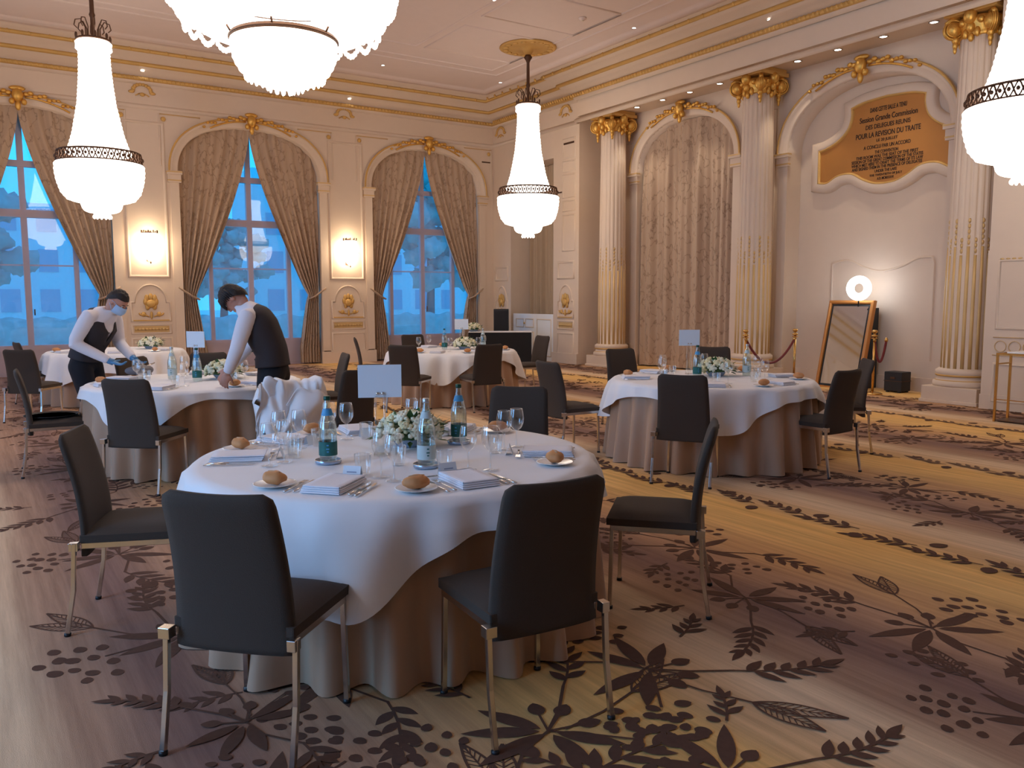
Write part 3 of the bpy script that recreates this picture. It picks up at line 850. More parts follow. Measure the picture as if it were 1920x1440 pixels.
# ------------------------------------------------------------------ plaque in the niche
FNB = lambda u, d, z: (12.82-d, u, z)
pl = thing('inscription_plaque', 'curved gold plaque with dark engraved lines above the mirror, in a scrolled white frame', 'plaque', (0,0,0))
def smooth_pts(pts, n=5):
    out = []; m = len(pts)
    for i in range(m):
        p0, p1, p2, p3 = [Vector(pts[(i+k) % m]) for k in (-1,0,1,2)]
        for k in range(n):
            t = k/n
            out.append(tuple(.5*((2*p1)+(-p0+p2)*t+(2*p0-5*p1+4*p2-p3)*t*t+(-p0+3*p1-3*p2+p3)*t**3)))
    return out
YC = 8.26
half = [(0,4.79),(.42,4.76),(.66,4.70),(.655,4.55),(.72,4.36),(.90,4.20),(1.14,4.10),(1.28,4.08)]
low = [(1.28,3.52),(1.10,3.50),(.88,3.60),(.62,3.60),(.40,3.48),(.20,3.40),(0,3.38)]
def curve(pts, n=5):
    out = []
    for i in range(len(pts)-1):
        p0 = Vector(pts[max(0,i-1)]); p1 = Vector(pts[i]); p2 = Vector(pts[i+1]); p3 = Vector(pts[min(len(pts)-1,i+2)])
        for k in range(n):
            t = k/n
            out.append(tuple(.5*((2*p1)+(-p0+p2)*t+(2*p0-5*p1+4*p2-p3)*t*t+(-p0+3*p1-3*p2+p3)*t**3)))
    out.append(tuple(pts[-1])); return out
hc = curve(half[:3]) + curve(half[2:])[1:]; lc = curve(low)
R_ = [(YC-a, z) for a, z in hc+lc]; L_ = [(YC+a, z) for a, z in (hc+lc)][::-1]
outl = R_ + L_[1:-1]
# split into strips so the concave outline triangulates cleanly
mb = MB(); mb.prism(outl, FNB, .02, .07); 
o = mb.build('gold_field', M['plaque'], pl)
bm = bmesh.new(); bm.from_mesh(o.data); bmesh.ops.triangulate(bm, faces=[f for f in bm.faces if len(f.verts) > 4]); bm.to_mesh(o.data); bm.free()
fr = MB(); molding(fr, FNB, outl[::-1], [(-.012,.0),(-.012,.10),(.03,.115),(.12,.11),(.15,.08),(.16,0)], 0, True)
fo = fr.build('white_scroll_frame', M['cream'], pl)
g = MB(); molding(g, FNB, outl[::-1], [(-.03,.07),(-.02,.10),(0,.112),(.012,.10)], 0, True); g.build('gilded_bead', M['goldmat'], pl)
# lettering
LINES = [(4.60,.62,.085,'DANS CETTE SALLE A TENU'),(4.46,.98,.105,'Session Grande Commission'),(4.33,.76,.085,'DES DELEGUES REUNIS'),(4.20,1.10,.10,'POUR LA REVISION DU TRAITE'),
         (4.10,.36,.07,'LE 20 JUILLET'),(4.00,.80,.07,'A CONCLU PAR UN ACCORD'),(3.91,.40,.06,'THE CONVENTION'),(3.845,1.06,.06,'THIS ROOM WAS THE SEAT OF THE FIRST'),
         (3.785,1.22,.06,'SESSION OF THE GREAT COMMISSION OF THE STATES'),(3.725,1.22,.06,'WHICH MET HERE TO DRAFT THE TERMS OF ITS LAW'),(3.665,1.20,.06,'AND SIGNED THEM IN THE PRESENCE OF DELEGATES'),
         (3.60,.38,.055,'UNDER THE LAKE'),(3.535,.56,.055,'THE TWENTIETH OF JULY'),(3.475,.28,.05,'A.D. MCMXXXVI')]
def text_mesh(txt, mt, parent, name='lettering', width=1, h=.1, depth=.002):
    cu = bpy.data.curves.new(name, 'FONT'); cu.body = txt; cu.align_x = 'CENTER'; cu.align_y = 'CENTER'; cu.extrude = depth; cu.size = 1; cu.offset = .014
    o = bpy.data.objects.new(name, cu); COL.objects.link(o)
    bpy.context.view_layer.update()
    dg = bpy.context.evaluated_depsgraph_get(); me = bpy.data.meshes.new_from_object(o.evaluated_get(dg))
    bpy.data.objects.remove(o, do_unlink=True)
    me.materials.clear(); me.materials.append(mt)
    xs = [v.co.x for v in me.vertices]; ys = [v.co.y for v in me.vertices]
    sx = width/(max(xs)-min(xs)); sy = h/(max(ys)-min(ys))
    for v in me.vertices: v.co = (v.co.x*sx, v.co.y*sy, v.co.z)
    o = bpy.data.objects.new(name, me); COL.objects.link(o); o.parent = parent
    return o
for z, w_, h, s_ in LINES:
    o = text_mesh(s_, M['ink'], pl, 'engraved_line', w_*1.04, h*.86)
    # face -X, reading direction -Y
    o.matrix_local = Matrix(((0,0,-1,12.82-.073),(-1,0,0,YC),(0,1,0,z),(0,0,0,1)))
# wavy lower moulding of the niche
mb = MB()
wav = curve([(9.25,1.15),(9.25,2.10)],2)+curve([(9.20,2.12),(8.93,2.16),(8.61,2.03),(8.31,1.96),(7.94,2.03),(7.67,2.15),(7.42,2.16)])[0:]+[(7.38,2.05),(7.38,.5)]
molding(mb, FNB, wav, [(-.012,0),(0,.022),(.02,.026),(.026,0)])
struct(mb.build('trim_%d' % tn[0], M['cream'])); tn[0] += 1

# ------------------------------------------------------------------ spots and ceiling fittings
def spot_proto():
    t = thing('recessed_spotlight', 'x', 'spotlight', (0,0,0), 0, None)
    m_ = MB(); m_.lathe([(.060,.0),(.062,-.006),(.045,-.010),(.042,0)], 20, cap0=False, cap1=False); m_.build('rim', M['chrome'], t)
    m_ = MB(); m_.lathe([(.042,-.004),(.001,-.006)], 20); m_.build('lens', M['spot'], t)
    return t
sp = spot_proto(); first = [True]
def put_spot(loc, label, group, sc=1.0):
    global sp
    if first[0]:
        first[0] = False; sp.location = loc; sp['label'] = label; sp['group'] = group; sp.scale = (sc,)*3
    else: dup(sp, loc, 0, label, group, sc)
for i, y in enumerate((13.55,12.78,12.02,11.25)): put_spot((12.02,y,5.508), 'lit spotlight in the row over the drawn curtain between the columns', 'spotlights in the soffit over the drawn curtain', 1.2)
for y in (9.5,8.72,7.92,7.12): put_spot((12.02,y,5.508), 'lit spotlight in the row over the gold inscription', 'spotlights in the soffit over the inscription', 1.25)
for (x,y) in ((7.72,16.82),(10.6,16.67),(7.67,12.23),(10.59,12.05)): put_spot((x,y,ZC-.002), 'small lit spotlight in the flat ceiling', 'spotlights in the flat ceiling', .8)
for (x,y) in ((3.2,YB-.16),(7.6,YB-.16),(11.34,9.55)): put_spot((x,y,6.075), 'bluish spotlight set in the cornice', 'spotlights in the cornice', .9)
det = thing('smoke_detector', 'round smoke detector on the ceiling to the right of the far chandelier', 'smoke detector', (9.45,12.13,ZC))
m_ = MB(); m_.lathe([(.07,0),(.07,-.02),(.05,-.045),(.02,-.05)], 20); m_.build('detector_body', M['ceil'], det)
m_ = MB(); m_.lathe([(.03,-.046),(.03,-.056),(.01,-.06)], 14); m_.build('sensor_cap', M['panel'], det)

# ------------------------------------------------------------------ wall sconces
def sconce_proto():
    t = thing('crystal_sconce', 'lit crystal wall sconce on the pier between the first and middle windows', 'wall lamp', (3.19, YB, 2.6))
    m_ = MB(); m_.lathe([(.07,-.01),(.08,.0),(.06,.01)], 16, M=Matrix.Rotation(PI/2,4,'X')); m_.box(-.05,.05,-.03,0,-.3,.3); m_.build('back_plate', M['bronze'], t)
    def md(tt, j, z): return 1+.03*math.sin(tt*30)
    m_ = MB(); m_.lathe([(.12,.26),(.15,.25),(.16,.20),(.17,.1),(.185,0),(.19,-.03),(.17,-.12),(.13,-.2),(.08,-.26),(.04,-.31)], 60, 0, -.17, 0, mod=md); m_.build('crystal_shade', M['sconce'], t)
    m_ = MB()
    for z, r_ in ((.26,.155),(-.03,.195)): m_.tube([(r_*math.cos(a*PI/12), -.17+r_*math.sin(a*PI/12), z) for a in range(24)], .008, 6, closed=True)
    for k in range(10):
        a = k*PI/5; m_.ell((.155*math.cos(a), -.17+.155*math.sin(a), .29), (.012,.012,.03), 6, 5)
    m_.tube([(0,-.17,-.31),(0,-.17,-.36)], .012, 8)
    m_.build('bronze_band', M['bronze'], t)
    return t
sc0 = sconce_proto()
dup(sc0, (7.54,YB,2.6), 0, 'lit crystal wall sconce on the pier between the middle and last windows')

# ------------------------------------------------------------------ chandeliers
def bead_mod(n, d=.018): return lambda tt, j, z: 1+d*math.sin(tt*n)
def densify(prof, step=.03, amp=.008):
    out = []
    for (r0,z0),(r1,z1) in zip(prof, prof[1:]):
        L_ = math.hypot(r1-r0,z1-z0); n = max(1, int(L_/step))
        for i in range(n):
            t = i/n; out.append((r0+(r1-r0)*t + (amp if (len(out) % 2) else 0), z0+(z1-z0)*t))
    out.append(prof[-1]); return out
def make_chandelier(label, loc):
    t = thing('crystal_chandelier', label, 'chandelier', loc)      # loc at ceiling level
    def Z(z): return z-ZC
    m_ = MB(); m_.lathe([(.56,0),(.57,-.02),(.52,-.035),(.40,-.03),(.30,-.045),(.12,-.05),(.08,-.12),(.05,-.16)], 48)
    for k in range(16):
        a = k*PI/8; m_.ell((.45*math.cos(a),.45*math.sin(a),-.035),(.06,.06,.02),8,5)
    m_.build('ceiling_rose', M['goldmat'], t)
    m_ = MB(); m_.lathe([(.03,-.10),(.06,-.16),(.085,-.20),(.05,-.25),(.03,-.3),(.032,-.7),(.045,-.74),(.03,-.78),(.028,Z(5.42)),(.05,Z(5.40)),(.06,Z(5.36)),(.03,Z(5.30))], 14)
    m_.build('stem', M['bronze'], t)
    m_ = MB()
    m_.tube([(.23*math.cos(a*PI/16),.23*math.sin(a*PI/16),Z(5.37)) for a in range(32)], .018, 6, closed=True)
    for k in range(8):
        a = k*PI/4; c_, s_ = math.cos(a), math.sin(a)
        m_.tube([(r_*c_,r_*s_,Z(z)) for r_, z in ((.04,5.30),(.10,5.42),(.10,5.55),(.16,5.66),(.23,5.64),(.25,5.56),(.21,5.52))], .009, 5)
        m_.tube([(.03*c_,.03*s_,Z(5.36)),(.23*c_,.23*s_,Z(5.37))], .01, 5)
        m_.ell((.23*c_,.23*s_,Z(5.42)),(.02,.02,.05),6,5)
    m_.build('crown', M['bronze'], t)
    pr = densify([(.215,Z(5.36)),(.245,Z(5.33)),(.245,Z(5.24)),(.215,Z(5.20)),(.215,Z(5.05)),(.235,Z(4.75)),(.265,Z(4.45)),(.31,Z(4.22)),(.355,Z(4.0)),(.41,Z(3.82)),(.46,Z(3.70))])
    m_ = MB(); m_.lathe(pr, 96, mod=bead_mod(48)); m_.build('crystal_tent', M['crystal'], t)
    m_ = MB()
    for z, r_ in ((3.72,.575),(3.56,.60)): m_.tube([(r_*math.cos(a*PI/30),r_*math.sin(a*PI/30),Z(z)) for a in range(60)], .014, 6, closed=True)
    for k in range(44):
        a0 = k*2*PI/44
        for s_ in (1,-1):
            m_.tube([((.578+.02*q/4)*math.cos(a0+s_*.14*q/4),(.578+.02*q/4)*math.sin(a0+s_*.14*q/4),Z(3.72-.16*q/4 + .012*math.sin(q*1.6))) for q in range(5)], .010, 4)
        m_.ell((.60*math.cos(a0),.60*math.sin(a0),Z(3.64)),(.02,.02,.025),6,4)
    m_.build('bronze_gallery', M['bronze'], t)
    pr = densify([(.595,Z(3.575)),(.62,Z(3.53)),(.62,Z(3.42)),(.60,Z(3.28)),(.55,Z(3.12)),(.47,Z(3.02)),(.37,Z(2.985)),(.30,Z(2.98))])
    m_ = MB(); m_.lathe(pr, 120, mod=bead_mod(60,.012)); m_.build('crystal_bowl', M['crystal'], t)
    pr = densify([(.29,Z(2.99)),(.285,Z(2.93)),(.25,Z(2.86)),(.19,Z(2.83)),(.14,Z(2.825))])
    m_ = MB(); m_.lathe(pr, 72, mod=bead_mod(36)); m_.build('crystal_tier', M['crystal'], t)
    m_ = MB(); m_.lathe([(.125,Z(2.84)),(.12,Z(2.78)),(.08,Z(2.76))], 32)
    for k in range(12):
        a = k*PI/6; m_.ell((.12*math.cos(a),.12*math.sin(a),Z(2.765)),(.018,.018,.03),6,5)
    m_.build('crystal_finial', M['crystal'], t)
    return t
ch0 = make_chandelier('tent-and-bowl crystal chandelier hanging nearest the far corner, its rose visible on the ceiling', (9.62,14.10,ZC))
dup(ch0, (1.80,14.2,ZC), 0, 'tent-and-bowl crystal chandelier in front of the first window, over the masked waiter')
dup(ch0, (9.66,4.62,ZC), 0, 'tent-and-bowl crystal chandelier cut by the right picture edge')
for (x_,y_,l_) in ((-3.2,4.7,'unseen crystal chandelier added beyond the left picture edge for fill light, near end'),(-3.2,14.2,'unseen crystal chandelier added beyond the left picture edge for fill light, window end')):
    dup(ch0, (x_,y_,ZC), 0, l_)  # unseen chandeliers, added to brighten the foreground
# large tiered chandelier
t = thing('large_crystal_chandelier', 'widest chandelier, with pearl-edged crystal tiers, cut by the top picture edge', 'chandelier', (3.22,9.7,ZC))
Z = lambda z: z-ZC
m_ = MB(); m_.lathe([(.7,0),(.7,-.03),(.5,-.05),(.1,-.06),(.05,-.14)], 48); m_.build('ceiling_rose', M['goldmat'], t)
m_ = MB(); m_.lathe([(.035,-.06),(.035,Z(5.9)),(.06,Z(5.85)),(.035,Z(5.8)),(.035,Z(5.5))], 14); m_.build('stem', M['bronze'], t)
m_ = MB(); m_.lathe(densify([(.30,Z(6.0)),(.32,Z(5.9)),(.36,Z(5.7)),(.5,Z(5.4)),(.75,Z(5.18)),(1.2,Z(5.08))]), 96, mod=bead_mod(48)); m_.build('crystal_tent', M['crystal'], t)
m_ = MB(); m_.tube([(1.24*math.cos(a*PI/40),1.24*math.sin(a*PI/40),Z(5.12)) for a in range(80)], .03, 6, closed=True)
for k in range(48):
    a0 = k*2*PI/48; m_.ell((1.24*math.cos(a0),1.24*math.sin(a0),Z(5.18)),(.03,.03,.06),6,5)
m_.build('bronze_gallery', M['bronze'], t)
m_ = MB(); m_.lathe(densify([(1.25,Z(5.08)),(1.27,Z(5.0)),(1.24,Z(4.86)),(1.13,Z(4.72)),(.95,Z(4.58)),(.80,Z(4.52)),(.66,Z(4.53))], .035, .014), 144, mod=bead_mod(72,.010), cap0=False, cap1=False); 
m_.build('outer_crystal_tier', M['crystal'], t)
m_ = MB()
rn = random.Random(5)
for k in range(72):
    a = k*2*PI/72
    for (r_, z) in ((1.285,4.98),(1.255,4.86),(1.14,4.705)): m_.ell((r_*math.cos(a),r_*math.sin(a),Z(z)),(.036,.036,.04),7,5)
for k in range(24):                       # loose pearl swags under the edge
    for q in range(7):
        a = (k+q/7)*2*PI/24; dip = .10*math.sin(PI*q/7)
        m_.ell((1.08*math.cos(a),1.08*math.sin(a),Z(4.64-dip)),(.026,.026,.036),6,5)
m_.build('pearl_swags', M['crystal'], t)['kind'] = 'stuff'
m_ = MB(); m_.tube([(.60*math.cos(a*PI/30),.60*math.sin(a*PI/30),Z(4.47)) for a in range(60)], .02, 6, closed=True); 
for k in range(6): 
    a = k*PI/3; m_.tube([(.6*math.cos(a),.6*math.sin(a),Z(4.47)),(.66*math.cos(a),.66*math.sin(a),Z(4.56))], .012, 5)
m_.lathe([(.60,Z(4.50)),(.60,Z(4.44))], 48, cap0=False, cap1=False)
m_.build('bronze_hoop', M['bronze'], t)
m_ = MB(); m_.lathe(densify([(.60,Z(4.44)),(.595,Z(4.36)),(.56,Z(4.22)),(.50,Z(4.12)),(.40,Z(4.03)),(.26,Z(3.97)),(.1,Z(3.95))], .035, .012), 96, mod=bead_mod(48,.014))
for k in range(14):
    a = k*2*PI/14; m_.ell((.20*math.cos(a),.20*math.sin(a),Z(3.955)),(.022,.022,.055),6,5)
for k in range(8):
    a = k*2*PI/8; m_.ell((.10*math.cos(a),.10*math.sin(a),Z(3.93)),(.022,.022,.06),6,5)
for k in range(30):
    a = k*2*PI/30; m_.ell((.44*math.cos(a),.44*math.sin(a),Z(4.05)),(.022,.022,.04),6,5)
m_.build('inner_crystal_basket', M['crystal'], t)
# ------------------------------------------------------------------ chairs
def make_chair():
    t = thing('dining_chair', 'x', 'chair', (0,0,0))
    m_ = MB()
    def seat(u, v):
        return None
    # padded seat: rounded slab with domed top
    nx = ny = 12; vs = []; fs = []
    def top(i, j, z0, dome):
        a = -1+2*i/nx; b = -1+2*j/ny
        k = (1-a**6)*(1-b**6)
        return (a*.222, b*.215+.01, z0 + dome*k)
    m_.grid(lambda u,v: top(u*nx, v*ny, .437, .030), nx, ny)
    m_.grid(lambda u,v: top(u*nx, v*ny, .405, 0), nx, ny)
    ring = [(-1,-1),(1,-1),(1,1),(-1,1)]
    for (a,b),(c_,d) in zip(ring, ring[1:]+ring[:1]):
        m_.add([(a*.222,b*.215+.01,.405),(c_*.222,d*.215+.01,.405),(c_*.222,d*.215+.01,.437),(a*.222,b*.215+.01,.437)], [(0,1,2,3)])
    m_.build('seat', M['fab'], t, bevel=.006)
    # backrest: curved, slightly tapered, rounded upper corners
    m_ = MB()
    NZ = 30; NXs = 12; zb, zt = .345, .868
    def bk(u, v, side):
        z = zb + (zt-zb)*v
        a = -1+2*u
        hw = .218 - .020*v
        if v > .925: hw -= .034*(1-math.sqrt(max(0,1-((v-.925)/.075)**2)))
        y = -.200 - .085*v**1.6 + .012*math.sin(v*PI)
        y += .012*(a*a) 
        th = .022 * (1 - .55*max(0,(v-.9)/.1)**2)
        th *= (1-.5*abs(a)**8)
        zz = z + (.006*abs(a)**2 if v > .95 else 0)
        return (a*hw, y + side*th, zz)
    m_.grid(lambda u,v: bk(u,v,1), NXs, NZ); m_.grid(lambda u,v: bk(u,v,-1), NXs, NZ)
    for uu in (0,1): m_.grid(lambda a,v: tuple(Vector(bk(uu,v,1))*(1-a)+Vector(bk(uu,v,-1))*a), 1, NZ)
    for vv in (0,1): m_.grid(lambda a,u: tuple(Vector(bk(u,vv,1))*(1-a)+Vector(bk(u,vv,-1))*a), 1, NXs)
    m_.build('backrest', M['fab'], t)
    m_ = MB()
    for s_ in (-1,1): m_.box(s_*.205-.012,s_*.205+.012,-.20,.205,.378,.404)
    m_.box(-.205,.205,.19,.208,.378,.404); m_.box(-.20,.20,-.20,-.185,.378,.404)
    m_.build('seat_frame', M['chrome'], t, bevel=.002)
    for s_ in (-1,1):
        m_ = MB(); m_.box(s_*.236-.021,s_*.236+.010 if s_>0 else s_*.236+.021,-.245,-.205,.375,.412)
        m_.tube([(s_*.238,-.222,.41),(s_*.238,-.235,.2),(s_*.238,-.269,.012)], .0135, 4, False)
        lg = m_.build('leg', M['chrome'], t, bevel=.002)
        m_ = MB(); m_.tube([(s_*.238,-.269,.014),(s_*.238,-.271,.0)], .0150, 8); m_.build('foot_cap', M['blk'], lg)
        m_ = MB(); m_.tube([(s_*.205,.198,.40),(s_*.207,.202,.2),(s_*.210,.205,.012)], .0135, 4, False)
        lg = m_.build('leg', M['chrome'], t, bevel=.002)
        m_ = MB(); m_.tube([(s_*.210,.205,.014),(s_*.210,.205,.0)], .0150, 8); m_.build('foot_cap', M['blk'], lg)
    return t
chair0 = make_chair(); chair0.scale = (1,1,1.042); used = [False]
def chair(x, y, rz, label, group=None):
    # x, y: middle of the rear edge; the chair faces (-sin rz, cos rz)
    a = rad(rz); cx = x - math.sin(a)*.225; cy = y + math.cos(a)*.225
    if not used[0]:
        used[0] = True; c_ = chair0; c_.location = (cx,cy,0); c_.rotation_euler = (0,0,a); c_['label'] = label
    else: c_ = dup(chair0, (cx,cy,0), a, label)
    if group: c_['group'] = group
    return c_
TM = (1.74,3.71); T2 = (1.75,8.15); T3 = (5.92,5.56); T4 = (6.02,10.85); T5 = (1.83,13.7)
g_ = 'chairs around the nearest table'
chair(.655,2.70,-46.5,'dark chair seen from behind before the nearest table, the one at lower left',g_)
chair(1.63,2.26,-4,'dark chair seen from behind before the nearest table, right of its hanging cloth corner',g_)
chair(3.00,2.86,43,'grey-brown chair seen side-on at the right of the nearest table',g_)
chair(.42,4.33,-112,'brown-grey chair seen side-on at the left of the nearest table',g_)
chair(3.14,4.72,138,'charcoal chair back rising behind the nearest table, beside the bottles and wine glasses',g_)
cF = chair(1.925,5.89,176,'chair draped with crumpled white linen behind the nearest table',g_)
chair(2.80,6.75,20,'dark chair behind the blank sign stand of the nearest table','chairs around the waiters table')
g_ = 'chairs around the waiters table'
chair(3.45,8.75,80,'chair seen side-on at the right of the waiters table, its back leaning right',g_)
chair(1.0,6.95,-42,'charcoal chair seen from behind in front of the waiters table',g_)
chair(.36,8.30,-93,'dark chair at the left of the waiters table, in front of the masked waiter',g_)
chair(1.42,9.45,-150,'chair pushed under the hands of the masked waiter',g_)
chair(2.25,9.75,165,'dark chair at the far side of the waiters table beside the upright card',g_)
chair(3.35,10.9,120,'chair half hidden behind the waiter who stands with his back turned',g_)
g_ = 'chairs around the table at the right'
chair(4.77,4.78,-57,'charcoal chair seen from behind in front of the right-hand table',g_)
chair(6.20,4.32,4,'dark chair at the near right side of the right-hand table',g_)
chair(7.38,4.93,50,'chair half hidden at the far right of the right-hand table, by the gilt mirror',g_)
chair(4.70,6.50,-92,'chair seen side-on at the left of the right-hand table, back curving left',g_)
chair(6.55,7.60,172,'chair at the far left of the right-hand table, before the first fluted column',g_)
chair(7.72,7.22,135,'chair hidden behind the flowers of the right-hand table',g_)
g_ = 'chairs around the table by the corner window'
chair(4.78,9.93,-48,'dark chair seen from behind at the near left of the table by the corner window',g_)
chair(5.78,9.42,-4,'dark chair seen from behind at the near right of the table by the corner window',g_)
chair(5.05,12.1,-110,'chair seen side-on at the left of the table by the corner window',g_)
chair(6.25,12.6,176,'chair at the far side of the table by the corner window',g_)
chair(7.75,11.0,88,'side-on chair at the right of the table by the corner window',g_)
g_ = 'chairs around the far left table'
chair(.50,11.75,-38,'bluish grey chair with bright legs at the left picture edge',g_)
chair(.58,13.7,-80,'brown chair beyond the bluish grey one at the left picture edge',g_)

# white linen thrown over one chair back
t = thing('draped_linen', 'crumpled white linen thrown over a chair back behind the nearest table', 'linen', (1.935,5.87,0), rad(176))
from mathutils import noise as _nz
m_ = MB()
def drape(u, v):
    # v runs from the front hem over the back's top edge and down behind; u across the chair back
    a = (u-.5)*2
    Lf, Lb = .50, .50
    q = v*(Lf+Lb+.10)
    w_ = .235+.03*math.sin(v*PI)
    if q < Lf: y, z = .10-.10*(q/Lf), .40+.50*(q/Lf)
    elif q < Lf+.10: t_ = (q-Lf)/.10; y, z = -.10*t_, .90+.03*math.sin(t_*PI)
    else: t_ = (q-Lf-.10)/Lb; y, z = -.10-.05*t_, .90-.50*t_
    n1 = _nz.noise(Vector((a*2.2, v*4.5, 1.3))); n2 = _nz.noise(Vector((a*5.5+7, v*9, 4.1))); n3 = abs(_nz.noise(Vector((a*3.1+3, v*3.3, 9.7))))
    r_ = 1-abs(a)**4*.35
    side = math.copysign(abs(a)**.9, a)
    bulge = (.07*n1+.035*n2-.08*n3)
    edge = max(0, abs(a)-.75)/.25
    out = 1 if q < Lf+.05 else -1
    return (side*w_*(1+.06*n2) , y + out*(bulge+.05*(1-a*a)) - out*edge*.05, z*1.0 - (.14*edge*edge if .3 < v < .75 else .04*edge) + .03*n1 + .02*n2)
m_.grid(drape, 44, 60)
m_.build('crumpled_cloth', M['white'], t, solid=.004)
m_ = MB()
def fold2(u, v):
    a = u-.5
    return (-.20+.30*u+.03*math.sin(v*5), .06+.07*math.sin(u*PI)+.03*math.sin(v*9+u*4), .46+.42*v-.10*(2*a)**2+.02*math.sin(u*11))
m_.grid(fold2, 20, 20)
m_.grid(lambda u,v: (.20-.16*u+.02*math.sin(v*7), .02+.02*math.sin(u*5+v*3), .965-.22*v-.07*u*u+.01*math.sin(u*9)), 14, 14)
m_.build('loose_fold', M['white'], t, solid=.004)

# ------------------------------------------------------------------ round tables
def round_table(c, label, clabel, sklabel, R_=.93, phi=231, dmid=.14, dcor=.42, seed=0, weak=None):
    x, y = c
    t = thing('banquet_table', label, 'table', (x,y,0), 0, 'round banquet tables')
    m_ = MB(); m_.lathe([(R_-.02,.715),(R_-.02,.735)], 48); m_.build('tabletop', M['wood'], t)
    for k in range(4):
        a = PI/4+k*PI/2; m_ = MB(); m_.tube([(.5*math.cos(a),.5*math.sin(a),.715),(.55*math.cos(a),.55*math.sin(a),0)], .016, 8); m_.build('leg', M['chrome'], t)
    rn = random.Random(seed)
    # skirt to the floor
    m_ = MB(); N = 320
    ph = [rn.uniform(0, 2*PI) for _ in range(6)]
    def pleat(a, d):
        return (.014+.042*d)*math.sin(a*24+ph[0]+1.0*math.sin(a*3+ph[1])) + .018*d*math.sin(a*11+ph[2]) + .02*d*math.sin(a*5+ph[3])
    prof = [(0,.7405),(R_*.5,.7405),(R_-.02,.7405),(R_-.004,.738),(R_+.006,.725)]
    vs = []; fs = []; rows = []
    for (r_, z) in prof: rows.append([(r_*math.cos(2*PI*i/N), r_*math.sin(2*PI*i/N), z) for i in range(N)])
    for k in range(1, 15):
        d = k/14; z = .72 - .712*d
        row = []
        for i in range(N):
            a = 2*PI*i/N; r_ = R_+.010+.045*d + pleat(a, d)
            row.append((r_*math.cos(a), r_*math.sin(a), max(.004, z + (.006*math.sin(a*17) if k == 14 else 0))))
        rows.append(row)
    for j, row in enumerate(rows):
        vs += row
        if j: fs += [((j-1)*N+i, (j-1)*N+(i+1) % N, j*N+(i+1) % N, j*N+i) for i in range(N)]
    m_.add(vs, fs, True)
    o = m_.build('table_skirt', M['skirt']); o.location = (x,y,0)
    tag(o, sklabel, 'table skirt', 'taupe skirts of the round tables')
    # square white overcloth, corners hanging
    m_ = MB(); vs = []; fs = []; rows = []
    N = 288; p2 = [rn.uniform(0, 2*PI) for _ in range(4)]
    def drop(a):
        f = (1-math.cos(4*(a-rad(phi+45))))/2
        dc = dcor
        if weak is not None and math.cos(a-rad(weak)) > .6: dc = .17
        return dmid + (dc-dmid)*f**1.9 + .012*math.sin(a*7+p2[0])
    for r_ in (0,.3,.6,.8,R_-.03): rows.append([(r_*math.cos(2*PI*i/N), r_*math.sin(2*PI*i/N), .7495+ .0012*math.sin(r_*20+i*.3)) for i in range(N)])
    rows.append([((R_+.004)*math.cos(2*PI*i/N), (R_+.004)*math.sin(2*PI*i/N), .748) for i in range(N)])
    rows.append([((R_+.020)*math.cos(2*PI*i/N), (R_+.020)*math.sin(2*PI*i/N), .736) for i in range(N)])
    K = 12
    for k in range(1, K+1):
        row = []
        for i in range(N):
            a = 2*PI*i/N; D = drop(a); d = D*k/K
            f = (1-math.cos(4*(a-rad(phi+45))))/2
            fold = .036*math.sqrt(d)*math.sin(a*11+p2[2]+.6*math.sin(a*3)) + (.10*f*d + .07*d)*math.sin(a*22+p2[1]+.8*math.sin(a*4)) + .09*f*d*abs(math.sin((a-rad(phi))*6))
            r_ = R_+.034 + .12*d + fold*.8 + pleat(a, min(1, d/.7))*.55 + .02*min(1,d/.1)
            row.append((r_*math.cos(a), r_*math.sin(a), .736-d))
        rows.append(row)
    for j, row in enumerate(rows):
        vs += row
        if j: fs += [((j-1)*N+i, (j-1)*N+(i+1) % N, j*N+(i+1) % N, j*N+i) for i in range(N)]
    m_.add(vs, fs, True)
    o = m_.build('tablecloth', M['white']); o.location = (x,y,0)
    tag(o, clabel, 'tablecloth', 'white cloths of the round tables')
TOP = .752
round_table(TM,'nearest round banquet table, under a taupe skirt and white cloth, set for dinner','white cloth over the nearest round table, hanging lowest at its front corner','taupe floor-length skirt of the nearest round table, seen between the two dark chairs',.95,230,.13,.43,1,320)
round_table(T2,'round table the two waiters are laying','white cloth over the table the two waiters are laying','taupe skirt of the table the two waiters are laying',.93,228,.07,.36,2)
round_table(T3,'round table on the right before the drawn curtain and the mirror','white cloth over the round table before the drawn curtain','taupe skirt of the round table before the drawn curtain',.93,230,.10,.38,3)
round_table(T4,'round table before the window nearest the corner','white cloth over the round table before the corner window','taupe skirt of the round table before the corner window',.93,232,.10,.42,4)
round_table(T5,'far left round table half hidden behind the masked waiter','white cloth over the far left round table behind the masked waiter','taupe skirt of the far left round table behind the masked waiter',.93,215,.25,.42,5)
# black buffet table in the corner
t = thing('buffet_table', 'black-skirted rectangular table with white top in the far corner', 'table', (10.28,16.22,0), rad(-33))
m_ = MB(); m_.box(-.72,.72,-.30,.30,0,.735)
m_.build('black_skirt', M['black'], t, bevel=.01)
m_ = MB(); m_.box(-.73,.73,-.31,.31,.736,.75); m_.build('white_top', M['white'], t, bevel=.004)
